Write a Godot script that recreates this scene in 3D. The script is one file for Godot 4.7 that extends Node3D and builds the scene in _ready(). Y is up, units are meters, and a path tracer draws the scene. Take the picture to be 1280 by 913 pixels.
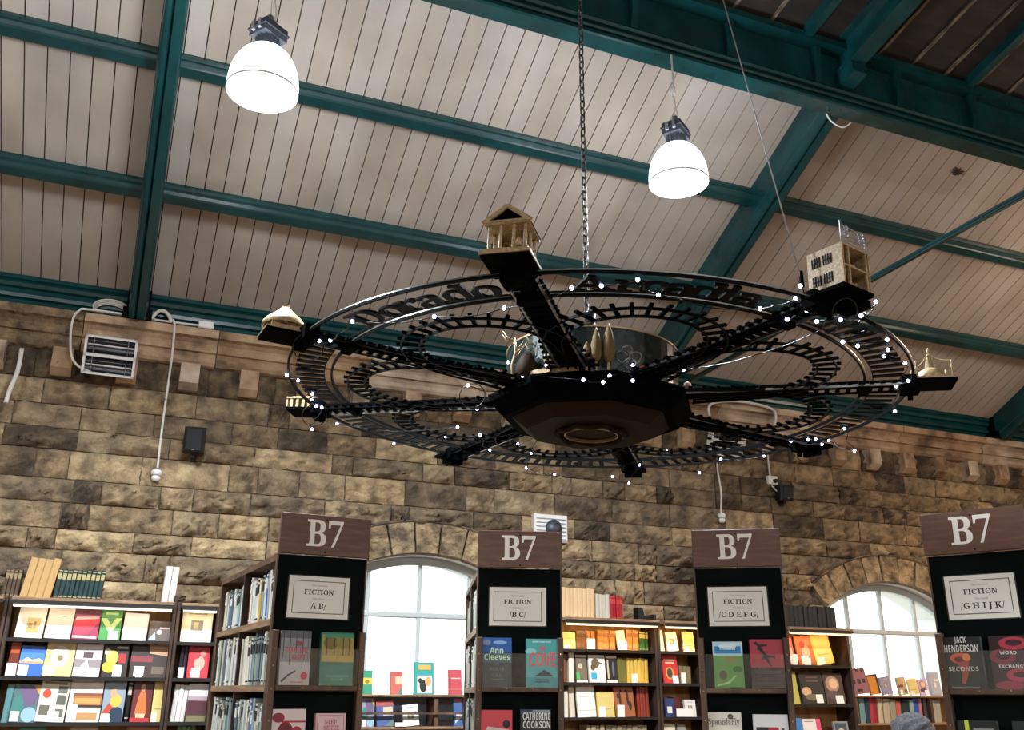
extends Node3D
# A bookshop in an old station hall: stone wall, boarded roof with green iron ribs, a hanging model railway, radial bookcases.

var M := {}
var used := {}
var rng := RandomNumberGenerator.new()
var serif_bold: SystemFont
var serif: SystemFont
var sans_bold: SystemFont

# ------------------------------------------------------------------ camera, sky, light, exposure
func setup_view():
	var cam := Camera3D.new()
	cam.name = "camera"
	cam.transform = Transform3D(Basis(Vector3(0.924496, 0.005728, 0.381149), Vector3(-0.130698, 0.944041, 0.302827), Vector3(-0.358086, -0.329778, 0.873511)).orthonormalized(), Vector3(0, 1.6, 7.0))
	cam.fov = 42.49
	cam.near = 0.05
	cam.far = 200.0
	add_child(cam)
	cam.current = true
	var sky_m := ProceduralSkyMaterial.new()
	sky_m.sky_top_color = Color(0.86, 0.93, 1.0)
	sky_m.sky_horizon_color = Color(0.97, 0.99, 1.0)
	sky_m.ground_bottom_color = Color(0.62, 0.64, 0.62)
	sky_m.ground_horizon_color = Color(0.9, 0.92, 0.93)
	sky_m.energy_multiplier = 5.0
	sky_m.sun_angle_max = 0.0
	var sky := Sky.new()
	sky.sky_material = sky_m
	var env := Environment.new()
	env.background_mode = Environment.BG_SKY
	env.sky = sky
	env.tonemap_mode = Environment.TONE_MAPPER_LINEAR
	env.tonemap_exposure = 1.0
	env.sdfgi_enabled = true
	env.ssao_enabled = true
	env.ssil_enabled = true
	var we := WorldEnvironment.new()
	we.name = "world_environment"
	we.environment = env
	add_child(we)

const LAMP_ENERGY = 1.65
const LAMP_DOWN = 16.5
const ADDED_WARM_LAMP = Color(1.0, 0.88, 0.78)
const LAMP_COLOR = Color(0.93, 0.96, 1.0)
const STRIP_WARM = Color(1.0, 0.80, 0.52)
const STRIP_WHITE = Color(1.0, 0.90, 0.76)

# ------------------------------------------------------------------ helpers: naming and tagging
func numbered(n):
	if not used.has(n):
		used[n] = 0
		return n
	used[n] += 1
	return "%s_%03d" % [n, used[n]]

func thing(called, label, category, T = Transform3D.IDENTITY, group = ""):
	var o := Node3D.new()
	o.name = numbered(called)
	add_child(o)
	o.transform = T
	tag(o, label, category, group)
	return o

func tag(o, label, category, group = ""):
	o.set_meta("label", label)
	o.set_meta("category", category)
	if group != "":
		o.set_meta("group", group)

func structure(called, parent_T = Transform3D.IDENTITY):
	var o := Node3D.new()
	o.name = numbered(called)
	add_child(o)
	o.transform = parent_T
	o.set_meta("kind", "structure")
	return o

func put(parent, called, mesh, m, T = Transform3D.IDENTITY):
	var o := MeshInstance3D.new()
	o.name = called
	o.mesh = mesh
	if m != null:
		o.material_override = m
	o.transform = T
	parent.add_child(o, true)
	return o

func at(x, y, z, deg_y = 0.0):
	return Transform3D(Basis(Vector3.UP, deg_to_rad(deg_y)), Vector3(x, y, z))

func ordinal(n):
	return ["first", "second", "third", "fourth", "fifth", "sixth", "seventh", "eighth", "ninth", "tenth", "eleventh", "twelfth", "thirteenth", "fourteenth", "fifteenth", "sixteenth", "seventeenth", "eighteenth"][n]

# ------------------------------------------------------------------ helpers: shapes
func st(smooth = false):
	var s := SurfaceTool.new()
	s.begin(Mesh.PRIMITIVE_TRIANGLES)
	s.set_smooth_group(0 if smooth else -1)
	return s

func done(s):
	s.generate_normals()
	return s.commit()

func tri(s, a, b, c):
	s.add_vertex(a); s.add_vertex(b); s.add_vertex(c)

func quad(s, a, b, c, d):
	tri(s, a, b, c); tri(s, a, c, d)

# box given by two corners, in frame T
func bx(s, lo, hi, T = Transform3D.IDENTITY):
	var p = []
	for i in 8:
		p.append(T * Vector3(hi.x if i & 1 else lo.x, hi.y if i & 2 else lo.y, hi.z if i & 4 else lo.z))
	quad(s, p[4], p[6], p[7], p[5])
	quad(s, p[1], p[3], p[2], p[0])
	quad(s, p[0], p[2], p[6], p[4])
	quad(s, p[5], p[7], p[3], p[1])
	quad(s, p[2], p[3], p[7], p[6])
	quad(s, p[0], p[4], p[5], p[1])

# box with chamfered edges along the front rim (toward +z)
func chamfer(s, lo, hi, b, T = Transform3D.IDENTITY):
	var back = [Vector3(lo.x, lo.y, lo.z), Vector3(hi.x, lo.y, lo.z), Vector3(hi.x, hi.y, lo.z), Vector3(lo.x, hi.y, lo.z)]
	var mid = [Vector3(lo.x, lo.y, hi.z - b), Vector3(hi.x, lo.y, hi.z - b), Vector3(hi.x, hi.y, hi.z - b), Vector3(lo.x, hi.y, hi.z - b)]
	var fr = [Vector3(lo.x + b, lo.y + b, hi.z), Vector3(hi.x - b, lo.y + b, hi.z), Vector3(hi.x - b, hi.y - b, hi.z), Vector3(lo.x + b, hi.y - b, hi.z)]
	for a in [back, mid, fr]:
		for i in 4:
			a[i] = T * a[i]
	for i in 4:
		var j = (i + 1) % 4
		quad(s, back[i], mid[i], mid[j], back[j])
		quad(s, mid[i], fr[i], fr[j], mid[j])
	quad(s, fr[3], fr[2], fr[1], fr[0])
	quad(s, back[0], back[1], back[2], back[3])

func bar(s, a, b, w, h, up = Vector3.UP):
	var d = (b - a)
	var z = d.normalized()
	var x = up.cross(z).normalized()
	var y = z.cross(x)
	bx(s, Vector3(-w / 2, -h / 2, 0), Vector3(w / 2, h / 2, d.length()), Transform3D(Basis(x, y, z), a))

func tube(s, pts, r, n = 6, closed = false):
	var rings = []
	var cnt = pts.size()
	var prev = Vector3.ZERO
	for i in cnt:
		var d
		if closed:
			d = (pts[(i + 1) % cnt] - pts[(i - 1 + cnt) % cnt]).normalized()
		elif i == 0:
			d = (pts[1] - pts[0]).normalized()
		elif i == cnt - 1:
			d = (pts[i] - pts[i - 1]).normalized()
		else:
			d = (pts[i + 1] - pts[i - 1]).normalized()
		var x
		if prev == Vector3.ZERO:
			x = d.cross(Vector3.UP if absf(d.y) < 0.9 else Vector3.RIGHT).normalized()
		else:
			x = (prev - d * prev.dot(d)).normalized()
		prev = x
		var y = d.cross(x)
		var rr = r[i] if r is Array else r
		var ring = []
		for k in n:
			var t = TAU * k / n
			ring.append(pts[i] + (x * cos(t) + y * sin(t)) * rr)
		rings.append(ring)
	for i in (cnt if closed else cnt - 1):
		var A = rings[i]
		var B = rings[(i + 1) % cnt]
		for k in n:
			var l = (k + 1) % n
			quad(s, A[k], A[l], B[l], B[k])
	if not closed:
		for k in range(1, n - 1):
			tri(s, rings[0][0], rings[0][k + 1], rings[0][k])
			tri(s, rings[cnt - 1][0], rings[cnt - 1][k], rings[cnt - 1][k + 1])

# profile of (radius, height) turned round y
func lathe(s, prof, n = 24, T = Transform3D.IDENTITY, start = 0.0):
	for i in prof.size() - 1:
		var a = prof[i]
		var b = prof[i + 1]
		for k in n:
			var t = start + TAU * k / n
			var u = start + TAU * (k + 1) / n
			var p = T * Vector3(a.x * cos(t), a.y, a.x * sin(t))
			var q = T * Vector3(a.x * cos(u), a.y, a.x * sin(u))
			var r = T * Vector3(b.x * cos(u), b.y, b.x * sin(u))
			var v = T * Vector3(b.x * cos(t), b.y, b.x * sin(t))
			if a.x > 1e-5:
				tri(s, p, q, r)
			if b.x > 1e-5:
				tri(s, p, r, v)

# polygon in the xy plane of T drawn out from z0 to z1
func prism(s, poly, z0, z1, T = Transform3D.IDENTITY):
	var pv := PackedVector2Array(poly)
	if Geometry2D.is_polygon_clockwise(pv):
		pv.reverse()
	var idx = Geometry2D.triangulate_polygon(pv)
	for i in range(0, idx.size(), 3):
		var a = pv[idx[i]]
		var b = pv[idx[i + 1]]
		var c = pv[idx[i + 2]]
		if (b - a).cross(c - a) < 0:
			var w = b
			b = c
			c = w
		tri(s, T * Vector3(a.x, a.y, z1), T * Vector3(c.x, c.y, z1), T * Vector3(b.x, b.y, z1))
		tri(s, T * Vector3(a.x, a.y, z0), T * Vector3(b.x, b.y, z0), T * Vector3(c.x, c.y, z0))
	for i in pv.size():
		var a = pv[i]
		var b = pv[(i + 1) % pv.size()]
		quad(s, T * Vector3(a.x, a.y, z0), T * Vector3(a.x, a.y, z1), T * Vector3(b.x, b.y, z1), T * Vector3(b.x, b.y, z0))

func box_mesh(lo, hi):
	var s = st()
	bx(s, lo, hi)
	return done(s)

func lettering(parent, called, str_, cap, m, T, depth = 0.0006, font = null, sx = 1.0):
	var tm := TextMesh.new()
	tm.text = str_
	tm.font = serif_bold if font == null else font
	tm.font_size = 48
	tm.pixel_size = cap / 34.2
	tm.depth = depth
	tm.curve_step = 1.5
	var c = tm.get_aabb().get_center()
	var o = put(parent, called, tm, m, T * Transform3D(Basis.from_scale(Vector3(sx, 1, 1)), Vector3.ZERO) * Transform3D(Basis.IDENTITY, Vector3(-c.x, -c.y, 0)))
	return o

# ------------------------------------------------------------------ materials
func plain(key, hex, rough = 0.7, metal = 0.0, spec = 0.5):
	if M.has(key):
		return M[key]
	var m := StandardMaterial3D.new()
	m.albedo_color = Color(hex)
	m.roughness = rough
	m.metallic = metal
	m.metallic_specular = spec
	M[key] = m
	return m

func noise_tex(seed_, freq, ramp_pts, octaves = 4, size = 512, type = FastNoiseLite.TYPE_SIMPLEX_SMOOTH):
	var n := FastNoiseLite.new()
	n.noise_type = type
	n.seed = seed_
	n.frequency = freq
	n.fractal_octaves = octaves
	var t := NoiseTexture2D.new()
	t.width = size
	t.height = size
	t.seamless = true
	t.noise = n
	if ramp_pts != null:
		var g := Gradient.new()
		var off := PackedFloat32Array()
		var col := PackedColorArray()
		for r in ramp_pts:
			off.append(r[0])
			col.append(Color(r[1]))
		g.offsets = off
		g.colors = col
		t.color_ramp = g
	return t

func noise_normal(seed_, freq, strength, octaves = 4, size = 512):
	var t = noise_tex(seed_, freq, null, octaves, size)
	t.as_normal_map = true
	t.bump_strength = strength
	return t

func textured(key, tex, scale, rough, normal = null, nscale = 1.0, tint = "ffffff"):
	if M.has(key):
		return M[key]
	var m := StandardMaterial3D.new()
	m.albedo_color = Color(tint)
	m.albedo_texture = tex
	m.uv1_triplanar = true
	m.uv1_world_triplanar = true
	m.uv1_scale = scale if scale is Vector3 else Vector3(scale, scale, scale)
	m.roughness = rough
	if normal != null:
		m.normal_enabled = true
		m.normal_texture = normal
		m.normal_scale = nscale
	M[key] = m
	return m

func glow(key, hex, energy):
	if M.has(key):
		return M[key]
	var m := StandardMaterial3D.new()
	m.albedo_color = Color(hex)
	m.emission_enabled = true
	m.emission = Color(hex)
	m.emission_energy_multiplier = energy
	m.roughness = 0.4
	M[key] = m
	return m

func make_materials():
	serif_bold = SystemFont.new(); serif_bold.font_names = PackedStringArray(["Droid Serif"]); serif_bold.font_weight = 700
	serif = SystemFont.new(); serif.font_names = PackedStringArray(["Droid Serif"])
	sans_bold = SystemFont.new(); sans_bold.font_names = PackedStringArray(["Droid Sans"]); sans_bold.font_weight = 700
	var rough_n = noise_normal(11, 0.025, 14.0, 5)
	var mottle_a = noise_tex(3, 0.011, [[0.15, "6b5d49"], [0.4, "9a876a"], [0.6, "b39d79"], [0.85, "cab792"]], 6)
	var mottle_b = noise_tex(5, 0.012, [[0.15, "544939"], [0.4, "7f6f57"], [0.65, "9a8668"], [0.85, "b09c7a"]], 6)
	var mottle_c = noise_tex(8, 0.01, [[0.15, "39332a"], [0.4, "594e40"], [0.62, "766751"], [0.85, "938262"]], 6)
	for i in 3:
		var tx = [mottle_a, mottle_b, mottle_c][i]
		textured("stone%da" % i, tx, 0.9, 0.95, rough_n, 0.9, "f6f1ea")
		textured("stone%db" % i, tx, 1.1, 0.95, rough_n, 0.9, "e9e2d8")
		textured("stone%dc" % i, tx, 0.75, 0.95, rough_n, 0.9, "dad8d4")
	textured("mortar", noise_tex(21, 0.03, [[0.2, "4a4034"], [0.8, "7d6e58"]], 4), 1.5, 1.0)
	var ashlar = noise_tex(31, 0.008, [[0.15, "776756"], [0.4, "b39d84"], [0.7, "cab69c"], [0.9, "d8c8b0"]], 5)
	for i in 3:
		textured("ashlar%d" % i, ashlar, [0.6, 0.8, 0.7][i], 0.9, rough_n, 0.35, ["ffffff", "efe0d0", "dccab6"][i])
	var paint = noise_tex(41, 0.004, [[0.2, "a39a8f"], [0.5, "b1a89d"], [0.8, "bcb4aa"]], 5)
	for i in 3:
		textured("board%d" % i, paint, Vector3(0.5, 0.5, 0.5), 0.62, null, 1.0, ["ffffff", "fdfaf6", "faf6f1"][i])
	plain("gap", "1e1a16", 0.95)
	var iron = noise_tex(51, 0.01, [[0.2, "093233"], [0.8, "0e4243"]], 4)
	textured("teal", iron, 0.6, 0.22, noise_normal(52, 0.006, 3.0, 3), 0.25)
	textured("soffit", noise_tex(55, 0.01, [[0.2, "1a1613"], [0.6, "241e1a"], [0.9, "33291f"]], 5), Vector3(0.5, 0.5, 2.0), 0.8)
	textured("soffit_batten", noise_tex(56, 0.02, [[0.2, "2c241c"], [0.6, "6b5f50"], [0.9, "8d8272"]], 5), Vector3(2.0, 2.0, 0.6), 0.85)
	plain("black_iron", "070809", 0.5, 0.0, 0.15)
	plain("black_deck", "050607", 0.75, 0.0, 0.08)
	plain("bare_steel", "8d8d88", 0.3, 0.9)
	plain("chain_steel", "5a5a58", 0.4, 0.85)
	textured("gold_paint", noise_tex(61, 0.05, [[0.2, "8a7550"], [0.7, "b9a176"], [0.9, "d0bd96"]], 3, 256), 6.0, 0.5)
	plain("gold_dark", "2c2217", 0.7, 0.0, 0.2)
	textured("cypress", noise_tex(63, 0.08, [[0.2, "3a2d16"], [0.6, "6f5a2e"], [0.9, "957e48"]], 3, 256), 14.0, 0.8)
	textured("drum", noise_tex(64, 0.02, [[0.2, "0c1413"], [0.6, "182422"], [0.9, "37423c"]], 5, 256), 3.0, 0.25)
	plain("copper_edge", "b39a78", 0.35, 0.7)
	plain("white_plastic", "e6e4de", 0.45)
	plain("white_cable", "dcd8ce", 0.6)
	plain("grey_casting", "50545c", 0.45, 0.5)
	plain("light_casting", "9a9ca0", 0.4, 0.6)
	plain("black_plastic", "121416", 0.5)
	plain("chrome", "c8c8c8", 0.12, 1.0)
	plain("speaker_grille", "17191b", 0.75)
	textured("brown_ply", noise_tex(71, 0.02, [[0.2, "593d30"], [0.7, "6c4b3c"], [0.9, "785644"]], 5), Vector3(0.6, 4.0, 0.6), 0.55)
	textured("walnut", noise_tex(72, 0.015, [[0.2, "3a291d"], [0.6, "5b4330"], [0.9, "745842"]], 5), Vector3(1.0, 0.25, 1.0), 0.55)
	textured("shelf_wood", noise_tex(73, 0.015, [[0.2, "6e543c"], [0.6, "8f7254"], [0.9, "a98d6c"]], 5), Vector3(0.4, 4.0, 0.4), 0.6)
	textured("oak_back", noise_tex(74, 0.012, [[0.2, "8a6238"], [0.6, "a97d4c"], [0.9, "bd9460"]], 5), Vector3(1.6, 0.3, 1.6), 0.6)
	textured("dark_wood", noise_tex(75, 0.015, [[0.2, "241a13"], [0.6, "38291e"], [0.9, "4c392b"]], 5), Vector3(1.2, 0.3, 1.2), 0.5)
	textured("end_panel", noise_tex(76, 0.01, [[0.2, "060b0a"], [0.8, "0a1210"]], 3), 1.0, 0.75)
	M["end_panel"].metallic_specular = 0.15
	plain("shelf_black", "14110e", 0.55)
	plain("brass", "b89a5a", 0.3, 0.9)
	plain("paper", "e9e6da", 0.6)
	plain("ink", "26241f", 0.8)
	plain("ink_soft", "8b8a82", 0.8)
	plain("sign_white", "f2efe6", 0.6)
	plain("pages", "d8ccb0", 0.9)
	plain("frame_white", "b9beba", 0.5)
	plain("reveal", "d8d6d0", 0.8)
	textured("carpet", noise_tex(81, 0.05, [[0.2, "5b4a3e"], [0.8, "75614f"]], 4), 2.0, 1.0)
	plain("plaster", "b8ab97", 0.9)
	plain("print_ink", "ffffff", 0.55).vertex_color_use_as_albedo = true
	var g := StandardMaterial3D.new()
	g.albedo_color = Color(0.9, 0.95, 0.95, 0.015)
	g.transparency = BaseMaterial3D.TRANSPARENCY_ALPHA
	g.roughness = 0.03
	M["pane"] = g
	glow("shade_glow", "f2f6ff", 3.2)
	glow("fairy", "ccd6ff", 9.0)
	glow("strip_warm", "ffdca6", 2.2)
	glow("strip_white", "fff0d8", 2.0)

const ADDED_LAMPS = [[-2.0, 2.92, LAMP_COLOR], [7.7, 2.92, ADDED_WARM_LAMP], [-3.2, 11.1, LAMP_COLOR], [-1.6, 11.1, LAMP_COLOR], [0.0, 11.1, LAMP_COLOR], [1.6, 11.1, LAMP_COLOR], [3.2, 11.1, LAMP_COLOR], [4.8, 11.1, LAMP_COLOR], [6.4, 11.1, LAMP_COLOR], [8.0, 11.1, ADDED_WARM_LAMP]]  # unseen lamps added to brighten the case fronts and warm one side
# flat print on covers: r = rectangle, e = ellipse, p = polygon, in parts of the cover
const PRINTS = {
	"town": [["r", 0.36, 0.16, 0.84, 0.62, "b89a60"], ["r", 0.36, 0.42, 0.84, 0.62, "d8c48c"], ["r", 0.42, 0.3, 0.56, 0.44, "8f7040"], ["r", 0.62, 0.28, 0.7, 0.5, "9a7c48"]],
	"silh": [["p", [0.32, 0.92, 0.5, 0.95, 0.58, 0.8, 0.5, 0.62, 0.56, 0.4, 0.5, 0.3, 0.12, 0.26, 0.16, 0.2, 0.3, 0.32, 0.22, 0.6], "a07a68"], ["r", 0.5, 0.66, 0.72, 0.68, "8a6a5a"]],
	"swoosh": [["r", 0.0, 0.72, 1.0, 1.0, "5c2038"], ["p", [0.05, 0.55, 0.95, 0.62, 0.95, 0.5, 0.6, 0.16, 0.15, 0.1, 0.04, 0.3], "d83a50"], ["p", [0.05, 0.55, 0.95, 0.62, 0.95, 0.68, 0.08, 0.64], "e8b4b8"], ["r", 0.04, 0.03, 0.96, 0.1, "e0a8b0"]],
	"vee": [["p", [0.0, 0.72, 0.3, 0.72, 0.5, 0.5, 0.72, 0.74, 1.0, 0.74, 0.6, 0.3, 0.4, 0.3], "c0d890"], ["r", 0.2, 0.84, 0.8, 0.92, "b4d68c"], ["r", 0.45, 0.02, 0.9, 0.3, "e6e8dc"]],
	"logo": [["r", 0.5, 0.62, 0.95, 0.7, "d8d4cc"], ["e", 0.5, 0.45, 0.12, 0.12, "d8d4cc"], ["p", [0.0, 0.05, 0.3, 0.45, 0.36, 0.05], "9ab0bc"]],
	"lowpic": [["r", 0.3, 0.34, 0.7, 0.66, "8a8478"], ["r", 0.4, 0.4, 0.55, 0.6, "c4b48c"], ["r", 0.2, 0.84, 0.8, 0.88, "a8a090"]],
	"blue": [["r", 0, 0.5, 1, 0.78, "4c86cc"], ["r", 0, 0.42, 1, 0.5, "c89a70"], ["p", [0.1, 0.5, 0.3, 0.62, 0.5, 0.54, 0.8, 0.6, 1.0, 0.5], "e6e0d8"], ["r", 0.0, 0.02, 0.42, 0.36, "e2e0dc"]],
	"oval": [["r", 0.12, 0.18, 0.86, 0.88, "cfb98a"], ["e", 0.5, 0.54, 0.3, 0.3, "ece6d2"], ["e", 0.52, 0.5, 0.1, 0.09, "8a8048"], ["r", 0.0, 0.02, 0.4, 0.26, "e8e4da"]],
	"tri": [["r", 0, 0.28, 1, 0.52, "8f8486"], ["p", [0.06, 0.1, 0.46, 0.52, 0.66, 0.1], "ece8e4"], ["r", 0.3, 0.56, 0.66, 0.74, "5c4a4a"]],
	"flow": [["e", 0.35, 0.55, 0.26, 0.2, "d8c860"], ["e", 0.3, 0.28, 0.3, 0.16, "d4b43a"], ["r", 0.62, 0.4, 0.9, 0.66, "b82c2c"], ["e", 0.15, 0.7, 0.12, 0.1, "e0cfa0"], ["r", 0.45, 0.02, 0.8, 0.34, "e6e4dc"], ["r", 0.5, 0.8, 0.95, 0.86, "c8c4b4"]],
	"scape": [["p", [0.5, 0.66, 1.0, 0.6, 1.0, 0.96, 0.46, 0.98], "c89c74"], ["r", 0.0, 0.42, 0.6, 0.58, "8a3a3e"], ["r", 0.6, 0.1, 0.95, 0.3, "6a5c4e"], ["r", 0.12, 0.03, 0.4, 0.3, "e4e2da"]],
	"redfig": [["e", 0.55, 0.45, 0.25, 0.22, "e0a08c"], ["e", 0.4, 0.7, 0.16, 0.12, "b43a40"], ["e", 0.7, 0.75, 0.14, 0.1, "d87a6c"], ["r", 0.2, 0.02, 0.62, 0.3, "ece6e0"]],
	"abst": [["p", [0.2, 0.95, 0.95, 0.98, 0.9, 0.5, 0.5, 0.4], "6a5474"], ["p", [0.7, 0.98, 1.0, 0.98, 1.0, 0.7], "c8a050"], ["e", 0.7, 0.2, 0.28, 0.2, "8fb0c4"], ["e", 0.25, 0.45, 0.2, 0.25, "3f7a70"], ["r", 0.05, 0.02, 0.36, 0.28, "e2e4dc"]],
	"squares": [["e", 0.25, 0.68, 0.15, 0.11, "d0452c"], ["r", 0.62, 0.7, 0.94, 0.88, "6e6a5c"], ["r", 0.62, 0.42, 0.94, 0.66, "5e5a50"], ["r", 0.08, 0.16, 0.42, 0.4, "66624f"], ["r", 0.64, 0.12, 0.92, 0.32, "6a6658"], ["r", 0.1, 0.91, 0.9, 0.97, "8a8454"], ["r", 0.4, 0.0, 0.8, 0.26, "e8e6dc"]],
	"carve": [["r", 0.14, 0.34, 1.0, 0.66, "b4723a"], ["r", 0.14, 0.6, 1.0, 0.68, "8a4c24"], ["r", 0.2, 0.44, 0.95, 0.56, "d89a50"], ["r", 0.14, 0.34, 1.0, 0.4, "3a2214"], ["r", 0.3, 0.04, 0.92, 0.22, "b48a58"], ["r", 0.0, 0.0, 0.3, 0.42, "e6e2d8"]],
	"fig1": [["p", [0.1, 0.0, 1.0, 0.0, 0.95, 0.32, 0.6, 0.4, 0.2, 0.2], "1c2c44"], ["e", 0.6, 0.52, 0.26, 0.16, "d8b040"], ["e", 0.45, 0.72, 0.15, 0.12, "c89a74"], ["p", [0.0, 0.2, 0.3, 0.46, 0.5, 0.36, 0.3, 0.18], "b84028"], ["r", 0.0, 0.0, 0.44, 0.2, "e6e6e0"]],
	"fig2": [["p", [0.2, 0.2, 0.82, 0.2, 0.7, 0.6, 0.6, 0.76, 0.4, 0.76, 0.3, 0.6], "d06a34"], ["e", 0.5, 0.84, 0.13, 0.09, "c89468"], ["p", [0.25, 0.2, 0.75, 0.2, 0.7, 0.04, 0.3, 0.04], "d8b48c"], ["r", 0.0, 0.0, 1.0, 0.1, "b02428"]],
	"y2": [["r", 0.1, 0.06, 0.9, 0.94, "d4bc70"], ["r", 0.2, 0.3, 0.8, 0.34, "b09a58"], ["r", 0.1, 0.0, 0.5, 0.24, "e6e0d0"]],
	"moor": [["r", 0, 0.1, 1, 0.55, "4a1c22"], ["r", 0, 0.0, 1, 0.16, "6e6a44"], ["r", 0, 0.55, 1, 0.66, "a88a90"]],
	"greyb": [["r", 0, 0, 1, 0.08, "e8e2d4"], ["r", 0, 0.92, 1, 1.0, "e8e2d4"], ["e", 0.4, 0.6, 0.2, 0.1, "c8b890"], ["r", 0.0, 0.1, 0.3, 0.36, "3fae5a"]],
	"hat": [["e", 0.42, 0.7, 0.24, 0.18, "6e5a40"], ["p", [0.55, 0.78, 0.85, 0.7, 0.6, 0.66], "6e5a40"], ["e", 0.26, 0.55, 0.14, 0.12, "5c4a34"], ["r", 0.12, 0.12, 0.46, 0.36, "1e9ad6"], ["r", 0.46, 0.08, 0.84, 0.34, "f0eee6"]],
	"orn": [["r", 0, 0, 1, 0.1, "ece6d8"], ["r", 0, 0.9, 1, 1.0, "ece6d8"], ["r", 0.1, 0.15, 0.24, 0.85, "c8b894"], ["e", 0.64, 0.5, 0.1, 0.3, "58667a"]],
	"bandp": [["r", 0, 0.2, 1, 0.215, "a89880"], ["r", 0.2, 0.62, 0.9, 0.66, "cfc0b0"]],
	"climb": [["e", 0.3, 0.6, 0.06, 0.24, "3a1e10"], ["e", 0.22, 0.7, 0.09, 0.08, "3a1e10"], ["e", 0.68, 0.62, 0.06, 0.26, "3a1e10"], ["e", 0.78, 0.36, 0.08, 0.16, "3a1e10"], ["e", 0.36, 0.86, 0.05, 0.05, "3a1e10"], ["e", 0.62, 0.86, 0.05, 0.05, "3a1e10"]],
	"redoval": [["e", 0.45, 0.36, 0.26, 0.22, "c09a4a"], ["e", 0.45, 0.36, 0.18, 0.17, "3e3a2c"], ["r", 0.12, 0.8, 0.88, 0.86, "e6c4a0"], ["r", 0.2, 0.7, 0.8, 0.75, "e6c4a0"], ["r", 0.6, 0.0, 1.0, 0.28, "e8e4dc"]],
	"navy": [["r", 0.25, 0.2, 0.75, 0.55, "d8d6d0"]],
	"hand": [["e", 0.25, 0.4, 0.2, 0.14, "c8a07c"], ["e", 0.45, 0.22, 0.3, 0.1, "6e6248"], ["r", 0.3, 0.82, 0.8, 0.86, "6e5040"], ["r", 0.3, 0.7, 0.8, 0.74, "6e5040"], ["r", 0.6, 0.03, 0.9, 0.3, "e8e4da"]],
	"bloom": [["e", 0.45, 0.65, 0.36, 0.26, "a8866a"], ["e", 0.5, 0.66, 0.22, 0.17, "d8b48c"], ["e", 0.4, 0.3, 0.34, 0.14, "5a4a48"], ["r", 0.5, 0.02, 0.9, 0.28, "ece8e0"]],
	"pinkedge": [["r", 0.74, 0, 1, 1, "d84a6c"], ["r", 0.1, 0.86, 0.6, 0.9, "8a7a78"]],
	"frame": [["r", 0.12, 0.1, 0.88, 0.9, "3e4c50"], ["e", 0.5, 0.4, 0.22, 0.24, "b8b2a4"]],
	"yband": [["r", 0, 0.4, 1, 0.68, "c8b43c"], ["e", 0.5, 0.52, 0.2, 0.08, "8a6a20"]],
	"salmon": [["p", [0.5, 0.0, 1.0, 0.0, 1.0, 0.36], "5e7470"], ["r", 0.4, 0.42, 0.95, 0.76, "c4b494"], ["r", 0, 0.8, 1, 1, "b05048"]],
	"dog": [["r", 0.15, 0.04, 0.9, 0.58, "d8d4c4"], ["e", 0.45, 0.26, 0.18, 0.2, "1c1c1c"], ["e", 0.7, 0.4, 0.16, 0.14, "d09a5c"], ["e", 0.3, 0.42, 0.1, 0.08, "1c1c1c"], ["r", 0.2, 0.76, 0.84, 0.92, "d0a04c"]],
	"redtop": [["r", 0.2, 0.82, 0.9, 0.96, "b84a4c"], ["p", [0.2, 0.1, 0.9, 0.3, 0.9, 0.5, 0.3, 0.4], "c8c4bc"]],
	"patt": [["r", 0.1, 0.42, 0.28, 0.58, "3a2428"], ["r", 0.4, 0.4, 0.6, 0.58, "3a2428"], ["r", 0.7, 0.42, 0.88, 0.58, "3a2428"], ["r", 0.1, 0.88, 0.26, 0.98, "3a2428"], ["r", 0.42, 0.88, 0.58, 0.98, "3a2428"], ["r", 0.74, 0.86, 0.9, 0.97, "3a2428"], ["r", 0.3, 0.1, 0.6, 0.2, "3a2428"]],
	"darkedge": [["p", [0.0, 1.0, 1.0, 1.0, 1.0, 0.0, 0.8, 0.0, 0.8, 0.9, 0.0, 0.9], "3a2818"]],
	"winter": [["r", 0, 0.42, 1, 1, "8a8c8e"], ["r", 0, 0.86, 1, 1, "5e6062"], ["r", 0.08, 0.5, 0.11, 1, "3e4042"], ["r", 0.3, 0.36, 0.325, 1, "46484a"], ["r", 0.5, 0.6, 0.52, 1, "4c4e50"], ["r", 0.72, 0.3, 0.745, 1, "3a3c3e"], ["r", 0.9, 0.45, 0.92, 1, "4a4c4e"], ["p", [0.06, 0.08, 0.3, 0.2, 0.56, 0.28, 0.52, 0.24, 0.3, 0.16, 0.1, 0.04], "3a3c3c"], ["e", 0.82, 0.17, 0.11, 0.07, "c0303c"]],
	"autumn": [["r", 0.04, 0.48, 1, 0.96, "a8903e"], ["r", 0.04, 0.44, 1, 0.56, "b8a04a"], ["e", 0.3, 0.8, 0.22, 0.13, "7a6a2a"], ["e", 0.7, 0.82, 0.24, 0.12, "8a8436"], ["r", 0.16, 0.56, 0.19, 0.9, "4a3418"], ["r", 0.4, 0.58, 0.42, 0.9, "4a3418"], ["r", 0.66, 0.56, 0.69, 0.9, "4a3418"], ["r", 0.84, 0.56, 0.86, 0.9, "4a3418"], ["r", 0.2, 0.385, 0.7, 0.4, "3a5a48"], ["r", 0.1, 0.9, 1, 0.97, "3f8a66"]],
	"dragon": [["e", 0.42, 0.5, 0.28, 0.3, "6e1420"], ["e", 0.75, 0.62, 0.16, 0.1, "a82434"], ["r", 0.3, 0.78, 1.0, 0.81, "b82838"], ["e", 0.2, 0.86, 0.18, 0.08, "8a1c28"]],
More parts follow.
